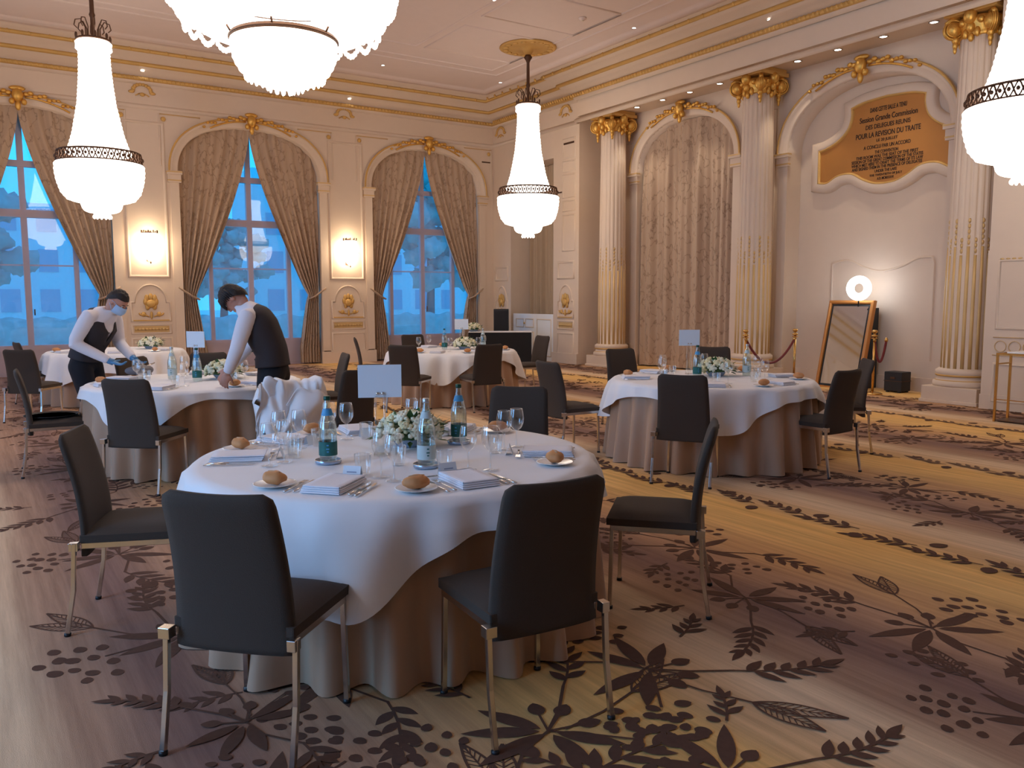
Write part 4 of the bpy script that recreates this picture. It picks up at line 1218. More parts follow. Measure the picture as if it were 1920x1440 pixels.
# loudspeaker
t = thing('loudspeaker', 'tall black loudspeaker standing in the corner behind the black-skirted table', 'loudspeaker', (11.0,17.3,0), rad(-35))
m_ = MB(); m_.box(-.18,.18,-.18,.18,.02,1.25); m_.build('cabinet', M['blk'], t, bevel=.012)
m_ = MB(); m_.box(-.155,.155,-.192,-.181,.08,1.2); m_.build('front_grille', mat('grille_mesh', srgb(34,34,40), .8, bump=.5, bscale=300), t)
m_ = MB(); m_.box(-.17,.17,-.17,.17,0,.02); m_.build('foot_plate', M['blk'], t)

# console table at the right edge
t = thing('console_table', 'slim gilt console table with white top at the right picture edge', 'console table', (10.60,4.72,0), 0)
m_ = MB(); m_.box(-.17,.17,-.52,.34,.842,.862); m_.build('marble_top', M['china'], t, bevel=.003)
m_ = MB()
for (x0,x1) in ((-.17,.17),):
    for y_ in (-.50,.45):
        m_.box(-.165,.165,y_-.011,y_+.011,.82,.842)
m_.box(-.17,-.15,-.5,.45,.82,.842); m_.box(.15,.17,-.5,.45,.82,.842); m_.box(-.16,.16,.439,.461,.70,.716); m_.box(-.165,-.155,-.5,.45,.27,.28)
m_.build('gilt_frame', M['brass'], t)
for (x_,y_) in ((-.16,.45),(.16,.45),(-.16,-.50),(.16,-.50)):
    m_ = MB(); m_.box(x_-.012,x_+.012,y_-.012,y_+.012,0,.842); m_.build('leg', M['brass'], t)
m_ = MB(); m_.box(-.16,.16,-.5,.45,.012,.022); m_.build('base_shelf', M['bronze'], t)

# mirror, case behind it, ring lamp
t = thing('photo_mirror', 'tall gilt-framed mirror leaning back in the niche under the gold inscription', 'mirror', (12.16,8.60,0))
W2, HH = .37, 1.42; lean = .31
def PM(a, d, b):   # a across (+ towards far side), b up along the leaning face, d out towards the room
    k = lean/HH; n = math.sqrt(1-k*k)
    return (b*k - d*n, a, b*n + d*k + .02)
m_ = MB(); molding(m_, lambda u,d,z: PM(u,d,z), rect(-W2,W2,0,HH), [(-.0,-.05),(.0,.02),(-.02,.035),(-.05,.02),(-.062,0),(-.062,-.05)], 0, True, False)
m_.build('gilt_frame', M['wood'], t)
m_ = MB(); m_.add([PM(-W2+.04,.002,.04),PM(W2-.04,.002,.04),PM(W2-.04,.002,HH-.04),PM(-W2+.04,.002,HH-.04)], [(0,1,2,3)]); m_.build('mirror_glass', M['mirror'], t)
m_ = MB()
vs = [PM(a,d,b) for d in (-.05,-.004) for a,b in ((-W2+.01,.01),(W2-.01,.01),(W2-.01,HH-.01),(-W2+.01,HH-.01))]
m_.add(vs, [(0,1,2,3),(4,5,6,7),(0,1,5,4),(1,2,6,5),(2,3,7,6),(3,0,4,7)]); m_.build('backing', M['blk'], t)
m_ = MB(); m_.add([(.10,-.35,.0),(.56,-.35,.0),(.56,-.35,1.34),(.42,-.35,1.34),(.10,.33,.0),(.56,.33,.0),(.56,.33,1.34),(.42,.33,1.34)], [(0,1,2,3),(4,5,6,7),(0,1,5,4),(1,2,6,5),(2,3,7,6),(3,0,4,7)])
m_.build('equipment_housing', M['blk'], t)
rl = thing('ring_light', 'glowing white ring lamp above the leaning mirror', 'ring lamp', (12.28,8.34,1.665), rad(124))
m_ = MB(); m_.tube([(.132*math.cos(a*PI/24),0,.142*math.sin(a*PI/24)) for a in range(48)], .060, 10, closed=True); m_.build('lamp_ring', M['ring'], rl)
m_ = MB(); m_.tube([(0,-.0,-.20),(0,-.02,-.215),(0,-.05,-.30)], .012, 8); m_.tube([(.17*math.cos(a*PI/24),-.035,.18*math.sin(a*PI/24)) for a in range(48)], .02, 6, closed=True); m_.build('bracket', M['blk'], rl)
t = thing('equipment_case', 'low black case on the carpet beside the leaning mirror', 'case', (12.42,7.68,.0))
m_ = MB(); m_.box(-.13,.13,-.15,.15,.02,.33); m_.build('case_body', M['blk'], t, bevel=.01)
m_ = MB(); m_.box(-.14,-.13,-.04,.04,.22,.25); m_.box(-.135,.135,-.155,.155,.18,.19); m_.build('clasp', M['bronze'], t)
m_ = MB(); 
for a in (-.1,.1):
    for b in (-.1,.1): m_.box(a-.02,a+.02,b-.02,b+.02,0,.02)
m_.build('feet', M['blk'], t)

# stanchions and ropes
def make_post(label, loc, grp):
    t = thing('barrier_post', label, 'barrier post', loc, 0, grp)
    m_ = MB(); m_.lathe([(.145,0),(.15,.012),(.13,.025),(.05,.04),(.025,.05)], 28); m_.build('weighted_base', M['brass'], t)
    m_ = MB(); m_.lathe([(.019,.045),(.019,.90)], 16); m_.build('pole', M['brass'], t)
    m_ = MB(); m_.lathe([(.02,.90),(.045,.905),(.045,.93),(.02,.935),(.016,.95),(.035,.965),(.045,.985),(.035,1.005),(.012,1.01)], 18)
    m_.tube([(.045*math.cos(a*PI/8),.045*math.sin(a*PI/8),.88) for a in range(16)], .007, 6, closed=True); m_.build('finial', M['brass'], t)
    return t
grp = None
p0 = make_post('brass barrier post in front of the black housing of the mirror', (11.82,7.72,0), None)
P1 = (10.35,9.01); P2 = (11.32,8.82)
dup(p0, (P1[0],P1[1],0), 0, 'brass barrier post nearest the drawn curtain')
dup(p0, (P2[0],P2[1],0), 0, 'brass barrier post between the middle column and the mirror')
def velvet(a, b, label, sag=.42):
    t = thing('velvet_rope', label, 'rope', (a[0],a[1],0)); m_ = MB()
    pts = []
    for k in range(17):
        u = k/16; pts.append(((b[0]-a[0])*u, (b[1]-a[1])*u, .86 - sag*4*u*(1-u)))
    m_.tube(pts, .021, 10); m_.build('velvet_cord', M['velvet'], t)
    m_ = MB()
    for q, q2 in ((pts[0],pts[1]),(pts[-1],pts[-2])): m_.tube([Vector(q)+Vector((0,0,.03)), q, Vector(q)*.6+Vector(q2)*.4], [.01,.026,.026], 10)
    m_.build('brass_hook', M['brass'], t)
velvet(P1, P2, 'dark red velvet rope sagging between the two posts behind the right-hand table', .40)
velvet((11.82,7.72), (11.98,7.62), 'short end of dark red velvet rope hanging by the mirror', .35)
# power lead on the wall skirting near the curtain feet
for (x_,y_,l_) in ((6.75,YB-.35,'gathered curtain hem lying on the floor beside the middle window'),):
    pass
# ------------------------------------------------------------------ tableware prototypes (built once, copied)
TW = {}
def proto(key, fn):
    TW[key] = [fn(), False]
def place(key, loc, rz, label, group, scale=None, rot=None):
    p, u = TW[key]
    if not u:
        TW[key][1] = True; p.location = loc; p.rotation_euler = rot if rot else (0,0,rz); p['label'] = label
        if group: p['group'] = group
        if scale: p.scale = (scale,)*3
        return p
    return dup(p, loc, rz, label, group, scale, rot)
def mk_plate():
    t = thing('bread_plate','x','plate'); m_ = MB(); m_.lathe([(.045,0),(.05,.003),(.085,.012),(.088,.014),(.083,.0135),(.05,.006),(.001,.006)], 32); m_.build('plate_body', M['china'], t); return t
def mk_roll(mt):
    def f():
        t = thing('bread_roll','x','bread'); m_ = MB()
        m_.ell((0,0,.028),(.058,.040,.030),18,12, fn=lambda d: (1+.06*math.sin(d.x*6+d.y*4))*(1 if d.z > -.5 else .9))
        m_.build('crust', mt, t)
        m_ = MB(); m_.ell((0,0,.055),(.036,.006,.004),10,6); m_.build('score_mark', M['flour'], t); return t
    return f
def mk_napkin():
    t = thing('folded_napkin','x','napkin'); m_ = MB()
    for k in range(4):
        z = .001+.0075*k; w_ = .085-.002*k
        m_.grid(lambda u,v: (-w_+2*w_*u, -.12+.24*v+.004*k, z+.003*math.sin(u*3+k)*math.sin(v*2)), 6, 8)
        m_.grid(lambda u,v: (-w_+2*w_*u, -.12+.24*v+.004*k, z+.0062+.003*math.sin(u*3+k)*math.sin(v*2)), 6, 8)
        for s_ in (-1,1): m_.grid(lambda u,v: (s_*(w_+.003*math.sin(u*PI)), -.12+.24*v+.004*k, z+.0062*u+.003*math.sin((0 if s_<0 else 1)*3+k)*math.sin(v*2)), 3, 8)
        m_.grid(lambda u,v: (-w_+2*w_*u, -.12-.003*math.sin(v*PI)+.004*k, z+.0062*v), 6, 3)
        m_.grid(lambda u,v: (-w_+2*w_*u, .12+.003*math.sin(v*PI)+.004*k, z+.0062*v), 6, 3)
    m_.build('linen', M['napkin'], t); return t
def mk_fork():
    t = thing('fork','x','fork'); m_ = MB()
    m_.tube([(0,-.10,.004),(0,-.05,.005),(0,.02,.007),(0,.05,.008)], [.007,.005,.003,.004], 6, flat=.45); m_.build('handle', M['steel'], t)
    m_ = MB(); m_.box(-.011,.011,.048,.068,.006,.009)
    for k in range(4): m_.box(-.011+.0062*k,-.0075+.0062*k,.066,.10,.006,.0085)
    m_.build('tines', M['steel'], t); return t
def mk_knife():
    t = thing('knife','x','knife'); m_ = MB(); m_.tube([(0,-.11,.005),(0,-.06,.006),(0,-.01,.005)], [.008,.008,.006], 6, flat=.5); m_.build('handle', M['steel'], t)
    m_ = MB(); m_.prism([(-.006,-.01),(.009,-.01),(.010,.08),(.004,.115),(-.004,.12),(-.006,.1)], lambda u,d,z: (u,z,.004+d), 0, .002); m_.build('blade', M['steel'], t); return t
def mk_wine():
    t = thing('wine_glass','x','glass'); m_ = MB()
    m_.lathe([(.038,.0),(.036,.003),(.008,.006),(.004,.012),(.0038,.075),(.008,.085),(.026,.10),(.038,.125),(.040,.15),(.036,.18),(.0315,.198)], 24, cap0=True, cap1=False); m_.build('bowl_and_stem', M['glass'], t)
    m_ = MB(); m_.tube([(.0315*math.cos(a*PI/12),.0315*math.sin(a*PI/12),.198) for a in range(24)], .0012, 5, closed=True); m_.build('rim', M['glass'], t); return t
def mk_tumbler():
    t = thing('water_tumbler','x','glass'); m_ = MB()
    m_.lathe([(.028,.0),(.030,.004),(.036,.05),(.038,.09)], 24, cap1=False); m_.lathe([(.026,.008),(.034,.05),(.036,.09)], 24, cap1=False); m_.build('tumbler_wall', M['glass'], t)
    m_ = MB(); m_.tube([(.037*math.cos(a*PI/12),.037*math.sin(a*PI/12),.09) for a in range(24)], .0014, 5, closed=True); m_.build('rim', M['glass'], t); return t
def mk_card():
    t = thing('name_card','x','card'); m_ = MB()
    m_.add([(-.04,-.018,0),(.04,-.018,0),(.04,0,.05),(-.04,0,.05),(-.04,.018,0),(.04,.018,0)], [(0,1,2,3),(3,2,5,4)]); m_.build('folded_card', M['card'], t)
    m_ = MB(); m_.add([(-.022,-.0105,.022),(.022,-.0105,.022),(.022,-.0095,.027),(-.022,-.0095,.027)], [(0,1,2,3)]); m_.build('printed_line', M['print'], t); return t
def mk_bottle(lb, neck):
    def f():
        t = thing('water_bottle','x','bottle'); m_ = MB()
        m_.lathe([(.036,0),(.041,.006),(.042,.02),(.042,.155),(.038,.185),(.027,.225),(.018,.255),(.014,.275),(.0135,.298)], 28, cap1=False); m_.build('glass_body', M['bottle'], t)
        m_ = MB(); m_.lathe([(.038,.008),(.038,.18),(.034,.19)], 24); m_.build('water', M['water'], t)
        m_ = MB(); m_.lathe([(.0428,.035),(.0428,.10)], 28, cap0=False, cap1=False); m_.build('label', M[lb], t)
        lb_ = t.children[-1] if False else [c for c in t.children if c.name.startswith('label')][-1]
        m_ = MB()
        for k, (z, w_) in enumerate(((.085,.02),(.068,.028),(.055,.018))):
            m_.grid(lambda u,v: (.0432*math.cos(-PI/2-.55+w_*12*(u-.5)+.55), .0432*math.sin(-PI/2-.55+w_*12*(u-.5)+.55), z-.003+.006*v), 6, 1)
        m_.build('label_print', M['blue'] if lb == 'label' else M['label'], lb_)
        m_ = MB(); m_.lathe([(.0285,.222),(.0195,.252)], 24, cap0=False, cap1=False); m_.build('neck_label', M[neck], t)
        m_ = MB(); m_.lathe([(.0155,.292),(.016,.296),(.0155,.310),(.013,.312)], 18); m_.build('cap', M['capg'] if lb == 'label' else M['cap'], t); return t
    return f
def mk_coaster():
    t = thing('bottle_coaster','x','coaster'); m_ = MB(); m_.lathe([(.055,0),(.060,.003),(.062,.016),(.060,.017),(.056,.005),(.001,.004)], 28); m_.build('dish', M['bowl'], t)
    m_ = MB(); m_.tube([(.061*math.cos(a*PI/14),.061*math.sin(a*PI/14),.017) for a in range(28)], .0018, 5, closed=True); m_.build('rim', M['steel'], t); return t
def mk_stand():
    t = thing('sign_stand','x','sign'); m_ = MB()
    m_.box(-.035,.035,-.035,.035,0,.006); m_.tube([(-.022,0,.005),(-.022,0,.30)], .006, 8); m_.tube([(.022,0,.005),(.022,0,.30)], .006, 8); m_.box(-.03,.03,-.003,.003,.01,.29)
    m_.build('clear_stand', M['glass'], t)
    m_ = MB(); m_.box(-.105,.105,-.002,.002,.285,.445); m_.build('blank_card', M['card'], t)
    m_ = MB(); m_.ell((-.012,-.005,.305),(.010,.007,.008),10,8); m_.ell((.014,-.005,.305),(.010,.007,.008),10,8); m_.build('clip', M['steel'], t); return t
def mk_flowers():
    t = thing('flower_centrepiece','x','flowers'); rn = random.Random(8)
    m_ = MB(); m_.lathe([(.07,0),(.075,.005),(.11,.05),(.115,.07),(.105,.07),(.09,.05)], 28); m_.build('bowl', M['bowl'], t)
    m_ = MB()
    for k in range(90):
        a = rn.uniform(0,2*PI); el = rn.uniform(-.15,1.25); r_ = rn.uniform(.11,.15)
        d = Vector((math.cos(a)*math.cos(el)*1.15, math.sin(a)*math.cos(el)*1.15, math.sin(el)*.72)); p = d*r_+Vector((0,0,.055))
        s_ = Vector((-math.sin(a),math.cos(a),0)); L_ = rn.uniform(.05,.085); w_ = L_*.22
        tip = p+d*L_+Vector((0,0,rn.uniform(-.02,.01)))
        m_.add([p, p+d*L_*.5+s_*w_, tip, p+d*L_*.5-s_*w_], [(0,1,2),(0,2,3)])
    m_.ell((0,0,.07),(.12,.12,.06),16,8)
    m_.build('foliage', M['leaf'], t)
    for k in range(28):
        a = k*2.399; q = math.sqrt((k+.5)/28); el = PI/2*(1-q)+.08
        d = Vector((math.cos(a)*math.cos(el), math.sin(a)*math.cos(el), math.sin(el)*.75)); p = Vector((d.x*.165,d.y*.165,.06+d.z*.14))
        m_ = MB(); R3 = d.to_track_quat('Z','Y').to_matrix()
        for ring, (nn, rr, tilt) in enumerate(((5,.027,.9),(5,.017,.45))):
            for i in range(nn):
                al = i*2*PI/nn + ring*.6
                off = R3 @ Vector((math.cos(al)*rr*tilt, math.sin(al)*rr*tilt, .006*ring))
                m_.ell(p+off, (.021,.016,.013), 6, 5, rot=R3 @ Matrix.Rotation(al,3,'Z') @ Matrix.Rotation(-.5,3,'Y'))
        m_.ell(p+R3@Vector((0,0,.01)), (.014,.014,.015), 6, 5)
        m_.build('blossom', M['petal'] if k % 3 else M['petalc'], t)
    return t
for k_, f_ in (('plate',mk_plate),('roll',mk_roll(M['bread'])),('napkin',mk_napkin),('fork',mk_fork),('knife',mk_knife),('wine',mk_wine),('tumbler',mk_tumbler),('card',mk_card),
               ('bottle',mk_bottle('label','blue')),('bottlep',mk_bottle('labelp','labelp')),('coaster',mk_coaster),('stand',mk_stand),('flowers',mk_flowers)): proto(k_, f_)

def setting(c, phi, who, tbl, near=False, R_=.95, lite=0, grp=None):
    a = rad(phi); rz = a + PI/2        # local +y points to the table centre
    def P(across, inw, z=TOP):
        # across > 0: sitter's right
        r_ = R_-inw; ux, uy = math.cos(a), math.sin(a)     # outward
        rx, ry = -uy, ux                                   # sitter faces -outward: right hand is
        return (c[0]+ux*r_+rx*across, c[1]+uy*r_+ry*across, z)
    G = lambda k: 'settings on ' + tbl + ' - ' + k
    place('plate', P(-.25,.17), rz, 'small white bread plate '+who, G('bread plates'))
    place('roll', P(-.25,.17,TOP+.006), rz+random.uniform(-.5,.8), 'bread roll '+who, G('bread rolls'))
    place('napkin', P(0,.19), rz+random.uniform(-.05,.05), 'folded white napkin '+who, G('napkins'))
    place('wine', P(.12,.42), rz, 'stemmed wine glass '+who, G('wine glasses'))
    if lite < 2:
        place('tumbler', P(.02,.46), rz, 'water tumbler '+who, G('tumblers'))
        place('knife', P(.12,.18), rz, 'inner knife '+who, G('knives'))
        place('fork', P(-.12,.18), rz, 'inner fork '+who, G('forks'))
    if lite < 1:
        place('wine', P(.20,.36), rz, 'second stemmed wine glass '+who, G('wine glasses'))
        place('knife', P(.15,.17), rz, 'outer knife '+who, G('knives'))
        place('fork', P(-.155,.17), rz, 'outer fork '+who, G('forks'))
        place('fork', P(-.02,.345), rz+PI/2, 'dessert fork '+who, G('forks'))
        place('card', P(.0,.39), rz, 'blue-white name card '+who, G('name cards'))
NT = 'on the nearest table '
who = {225:NT+'before the lower left chair',268:NT+'before the lower centre chair',325:NT+'before the side-on right chair',
       38:NT+'before the chair behind the bottles',82:NT+'before the linen-draped chair',118:NT+'at its far left side',157:NT+'before the side-on left chair'}
for phi, w_ in who.items(): setting(TM, phi, w_, 'the nearest table')
def near_item(key, x, y, rz, label, group=None, z=TOP, **k): place(key, (x,y,z), rz, label, group, **k)
near_item('flowers', 1.90, 3.88, .4, 'white flower centrepiece in the middle of the nearest table')
CV = rad(-24)
near_item('stand', 1.66, 3.72, CV, 'large blank white sign on a clear stand over the nearest table')
near_item('coaster', 1.37, 3.67, 0, 'silver coaster under the green-labelled bottle at the front left of the nearest table')
near_item('bottle', 1.37, 3.67, -.4, 'green-labelled water bottle left of the blank sign on the nearest table', z=TOP+.005)
near_item('coaster', 1.71, 3.33, 0, 'silver coaster under the pale-labelled bottle in front of the flowers')
near_item('bottlep', 1.71, 3.33, -.3, 'pale-labelled water bottle in front of the flowers on the nearest table', z=TOP+.005)
near_item('coaster', 2.14, 3.79, 0, 'silver coaster under the bottle at the right of the flowers')
near_item('bottle', 2.14, 3.79, -.9, 'green-labelled water bottle right of the flowers on the nearest table', z=TOP+.005)
near_item('tumbler', 1.30, 4.0, 0, 'empty tumbler standing by itself left of the nearest table centre')
near_item('tumbler', 1.62, 3.44, 0, 'empty tumbler between the sign stand and the pale-labelled bottle')
# settings of the other tables
def far_table(c, tbl, phis, flowers, stand, bottles, lite):
    for i, (phi, who_) in enumerate(phis): setting(c, phi, 'on %s %s' % (tbl, who_), tbl, R_=.93, lite=lite)
    place('flowers', (c[0]+flowers[0],c[1]+flowers[1],TOP), 1.2, 'white flower centrepiece on '+tbl, None)
    if stand: place('stand', (c[0]+stand[0],c[1]+stand[1],TOP), rad(stand[2]), 'blank white card on a clear stand on '+tbl, None)
    for k, (bx, by) in enumerate(bottles):
        place('bottle' if k % 2 == 0 else 'bottlep', (c[0]+bx,c[1]+by,TOP), -.5, ['clear water bottle with green label on ','clear water bottle with pale label on ','second green-labelled water bottle on '][k]+tbl, None)
far_table(T3, 'the right-hand table', [(226,'before its front chair'),(275,'before its near right chair'),(335,'before the chair by the mirror'),(38,'at its far side behind the flowers'),(95,'before the chair by the first column'),(150,'before its side-on left chair')],
          (.22,.15), (.14,.44,-30), [(-.07,.12),(.47,-.02)], 1)
far_table(T2, 'the waiters table', [(235,'before its front chair'),(185,'before the dark chair at its left'),(140,'under the masked waiter'),(75,'at its far side'),(20,'at its right side'),(300,'under the hand of the stooping waiter')],
          (.28,.05), (.12,.46,-50), [(.0,-.1),(-.15,.25)], 1)
far_table(T4, 'the table by the corner window', [(225,'before its near left chair'),(275,'before its near right chair'),(340,'at its right side'),(90,'at its far side'),(160,'at its left side')],
          (.22,.0), (.34,.30,-30), [(-.06,.12),(.46,-.14)], 2)
far_table(T5, 'the far left table', [(200,'at its left side'),(260,'at its near side'),(320,'at its right side')], (.5,.1), None, [(.1,.2)], 2)
place('flowers', (9.75,16.55,.751), .3, 'cream flower bunch lying on the white top of the black-skirted table', None, scale=1.1)
# tray and cloth handled by the masked waiter
t = thing('serving_tray', 'round black tray resting on the chair seat at the left of the waiters table', 'tray', (.56,8.32,.492)); m_ = MB(); m_.lathe([(.20,0),(.215,.012),(.22,.014),(.214,.005),(.198,.003),(.01,.003)], 36); m_.build('tray_body', M['blk'], t)
m_ = MB(); m_.lathe([(.19,.0045),(.01,.0045)], 36); m_.build('tray_mat', M['bowl'], t)
# ------------------------------------------------------------------ people
def fuse(mb, voxel=.01, it=4):
    # weld overlapping limb solids into one continuous surface
    o = mb.build('fuse_tmp', M['skin'])
    md = o.modifiers.new('r','REMESH'); md.mode = 'VOXEL'; md.voxel_size = voxel; md.use_smooth_shade = True
    sm = o.modifiers.new('s','SMOOTH'); sm.factor = .5; sm.iterations = it
    bpy.context.view_layer.update()
    dg = bpy.context.evaluated_depsgraph_get(); m2 = bpy.data.meshes.new_from_object(o.evaluated_get(dg))
    out = MB(); out.v = [tuple(v.co) for v in m2.vertices]; out.f = [list(p.vertices) for p in m2.polygons]; out.mi = [0]*len(out.f); out.sm = [True]*len(out.f)
    me = o.data; bpy.data.objects.remove(o, do_unlink=True); bpy.data.meshes.remove(me); bpy.data.meshes.remove(m2)
    return out
def limbs(mb, chains, n=16):
    # chains of (x,y,z,rx,ry): tapering limbs with rounded joints
    for c_ in chains:
        for (p, q) in zip(c_, c_[1:]):
            P, Q = Vector(p[:3]), Vector(q[:3]); d = (Q-P).normalized()
            x = Vector((1,0,0)) if abs(d.x) < .9 else Vector((0,0,1)); x = (x-d*x.dot(d)).normalized(); y = d.cross(x)
            vs = []; fs = []
            for k in range(5):
                t = k/4; c0 = P+(Q-P)*t; rx = p[3]+(q[3]-p[3])*t; ry = p[4]+(q[4]-p[4])*t
                for i in range(n):
                    a = 2*PI*i/n; vs.append(c0+x*rx*math.cos(a)+y*ry*math.sin(a))
            for j in range(4):
                for i in range(n): fs.append((j*n+i, j*n+(i+1) % n, (j+1)*n+(i+1) % n, (j+1)*n+i))
            fs.append(tuple(range(n))[::-1]); fs.append(tuple(4*n+i for i in range(n)))
            mb.add(vs, fs, True)
        for p in c_: 
            r_ = min(p[3],p[4]); mb.ell(p[:3], (p[3],p[4],r_*.9), 14, 10)
def lerp(a, b, t): return tuple(a[i]+(b[i]-a[i])*t for i in range(3))
def loft(mb, secs, n=28, mi=0, power=2.4):
    # secs: (centre, half width x, half depth y, tilt axis vector up) horizontal-ish ellipses
    vs = []; fs = []
    for (c_, wx, wy, up) in secs:
        up = Vector(up).normalized(); x = Vector((1,0,0)); x = (x-up*x.dot(up)).normalized(); y = up.cross(x)
        for i in range(n):
            t = 2*PI*i/n; cx_ = math.copysign(abs(math.cos(t))**(2/power), math.cos(t)); sy_ = math.copysign(abs(math.sin(t))**(2/power), math.sin(t))
            p = Vector(c_)+x*wx*cx_+y*wy*sy_; vs.append(p)
    for j in range(len(secs)-1):
        for i in range(n):
            k = (i+1) % n; fs.append((j*n+i,j*n+k,(j+1)*n+k,(j+1)*n+i))
    fs.append(tuple(range(n))[::-1]); fs.append(tuple((len(secs)-1)*n+i for i in range(n)))
    mb.add(vs, fs, True, mi)
def hand(mb, wrist, palm_dir, side_dir, curl, spread=1.0, thumb=1):
    # palm plus five separate tapering fingers
    w_ = Vector(wrist); d = Vector(palm_dir).normalized(); s_ = Vector(side_dir); s_ = (s_-d*s_.dot(d)).normalized(); nrm = d.cross(s_)
    R3 = Matrix((s_, nrm, d)).transposed()
    mb.ell(w_+d*.045, (.040,.017,.052), 14, 10, rot=R3)
    for k in range(4):
        L_ = (.070,.080,.075,.058)[k]; off = (-.028+.0187*k)
        p = w_+d*.080+s_*off; dd = (d+s_*(k-1.5)*.09*spread).normalized(); pts = [w_+d*.05+s_*off*.9]; pts.append(p)
        for q in range(3):
            ang = curl*(.35+.3*q); dd = (dd*math.cos(ang)+nrm*math.sin(ang)).normalized(); p = p+dd*L_/3; pts.append(p)
        mb.tube(pts, [.010,.0092,.0086,.008,.0062], 8)
        mb.ell(pts[-1], (.0062,.0062,.0062), 6, 5)
    p = w_+d*.018-s_*thumb*.030; dd = (d*.75-s_*thumb*.6+nrm*.35).normalized(); pts = [w_+d*.01-s_*thumb*.018, p]
    for q in range(2): p = p+dd*.032; dd = (dd+d*.35+nrm*curl*.4).normalized(); pts.append(p)
    mb.tube(pts, [.013,.0125,.0105,.0075], 8); mb.ell(pts[-1], (.0075,)*3, 6, 5)
def make_waiter(label, loc, rz, J, hair_len=0, mask=False, gloves=False, headpitch=.8, headyaw=0, lean=None, face_hair=True):
    t = thing('person', label, 'person', loc, rz)
    hip, waist, chest, neck, head = J['hip'], J['waist'], J['chest'], J['neck'], J['head']
    # head frame
    H_ = Vector(head); Rh = Matrix.Rotation(headyaw,3,'Z') @ Matrix.Rotation(-headpitch,3,'X')
    hp = lambda x,y,z: H_ + Rh @ Vector((x,y,z))
    body = MB()
    # bare body: one continuous skinned figure (torso, legs, arms, neck) under the clothes
    ch = [[(*hip,.13,.10),(*waist,.125,.095),(*lerp(waist,chest,.8),.14,.09),(*lerp(chest,neck,.5),.09,.06),(*neck,.052,.052),(*hp(0,-.02,-.07),.050,.053)]]
    for s_, nm in ((-1,'L'),(1,'R')):
        sh, el, wr = J['sh'+nm], J['el'+nm], J['wr'+nm]
        ch.append([(*lerp(chest,neck,.5),.05,.05),(*sh,.042,.042),(*lerp(sh,el,.5),.044,.044),(*el,.038,.038),(*lerp(el,wr,.5),.034,.034),(*wr,.024,.022)])
        kn, an = J['kn'+nm], J['an'+nm]; hj = (hip[0]+s_*.09, hip[1], hip[2]-.06)
        ch.append([(*hip,.13,.10),(*hj,.085,.09),(*lerp(hj,kn,.5),.07,.075),(*kn,.052,.055),(*lerp(kn,an,.45),.048,.05),(*an,.032,.035),(an[0]+s_*.01,an[1]+.13,.035,.035,.022)])
    limbs(body, ch)
    # skull with brow, cheeks, chin, nose, ears
    def face(d):
        k = 1.0
        if d.y > .3: k += .03*math.exp(-((d.z+.75)/.25)**2)*(1 if abs(d.x) < .5 else .3) - .04*math.exp(-((d.z-.05)/.12)**2)*math.exp(-((abs(d.x)-.38)/.18)**2)
        if d.z < -.2: k *= 1-.16*abs(d.x)
        return k
    body.ell(H_, (.077,.097,.118), 28, 22, rot=Rh, fn=face)
    body.ell(hp(0,.098,-.022), (.013,.020,.026), 10, 8, rot=Rh); body.ell(hp(0,.104,-.036), (.017,.013,.010), 10, 8, rot=Rh)
    for s_ in (-1,1): body.ell(hp(s_*.078,-.005,-.01), (.010,.020,.032), 10, 8, rot=Rh)
    body.ell(hp(0,.086,-.064), (.026,.012,.007), 10, 6, rot=Rh); body.ell(hp(0,.084,-.076), (.022,.012,.006), 10, 6, rot=Rh)
    if not gloves:
        for nm in 'LR': hand(body, J['wr'+nm], J['hd'+nm], J['hs'+nm], .75, 1, 1 if nm == 'L' else -1)
    fuse(body, .0062, 2).build('body', M['skin'], t)
    if gloves:
        for nm in 'LR':
            g = MB(); hand(g, J['wr'+nm], J['hd'+nm], J['hs'+nm], .7, 1, 1 if nm == 'L' else -1)
            el, wr = J['el'+nm], J['wr'+nm]; g.tube([lerp(wr,el,.28), lerp(wr,el,.12), wr, tuple(Vector(wr)+Vector(J['hd'+nm]).normalized()*.03)], [.040,.036,.030,.032], 12)
            g.build('glove', M['glove'], t)
    # eyes and brows
    for s_ in (-1,1):
        e = MB(); e.ell(hp(s_*.031,.083,.006), (.013,.008,.007), 10, 8, rot=Rh); e.build('eye', M['china'], t)
        e = MB(); e.ell(hp(s_*.031,.0905,.006), (.0055,.003,.0055), 8, 6, rot=Rh); e.tube([hp(s_*.016,.092,.024), hp(s_*.032,.093,.030), hp(s_*.048,.084,.025)], .0035, 6); e.build('eyebrow', M['hair'], t)
    # hair: cap over the skull
    hb = MB()
    def hf(d): return 1+.03*math.sin(d.x*14+d.y*9)+.02*math.sin(d.y*23+d.z*11)
    vs = []; fs = []; nu, nv = 30, 14
    for j in range(nv+1):
        for i in range(nu):
            th = 2*PI*i/nu; fy = math.sin(th)      # +1 front
            limit = 1.0+.12*abs(math.cos(th)) if fy > .35 else (1.05+(.35-fy)*.75 + hair_len*.22)
            ph = min(2.35,limit)*j/nv
            d = Vector((math.sin(ph)*math.cos(th), math.sin(ph)*fy, math.cos(ph)))
            k = hf(d)*(1+.0*j)
            r_ = .007+hair_len*.007
            edge = 1-.0*(j/nv)
            vs.append(hp(d.x*(.077+r_)*k, d.y*(.097+r_)*k-.003, d.z*(.118+r_)*k))
    for j in range(nv):
        for i in range(nu):
            k = (i+1) % nu; fs.append((j*nu+i,(j+1)*nu+i,(j+1)*nu+k,j*nu+k))
    hb.add(vs, fs, True)
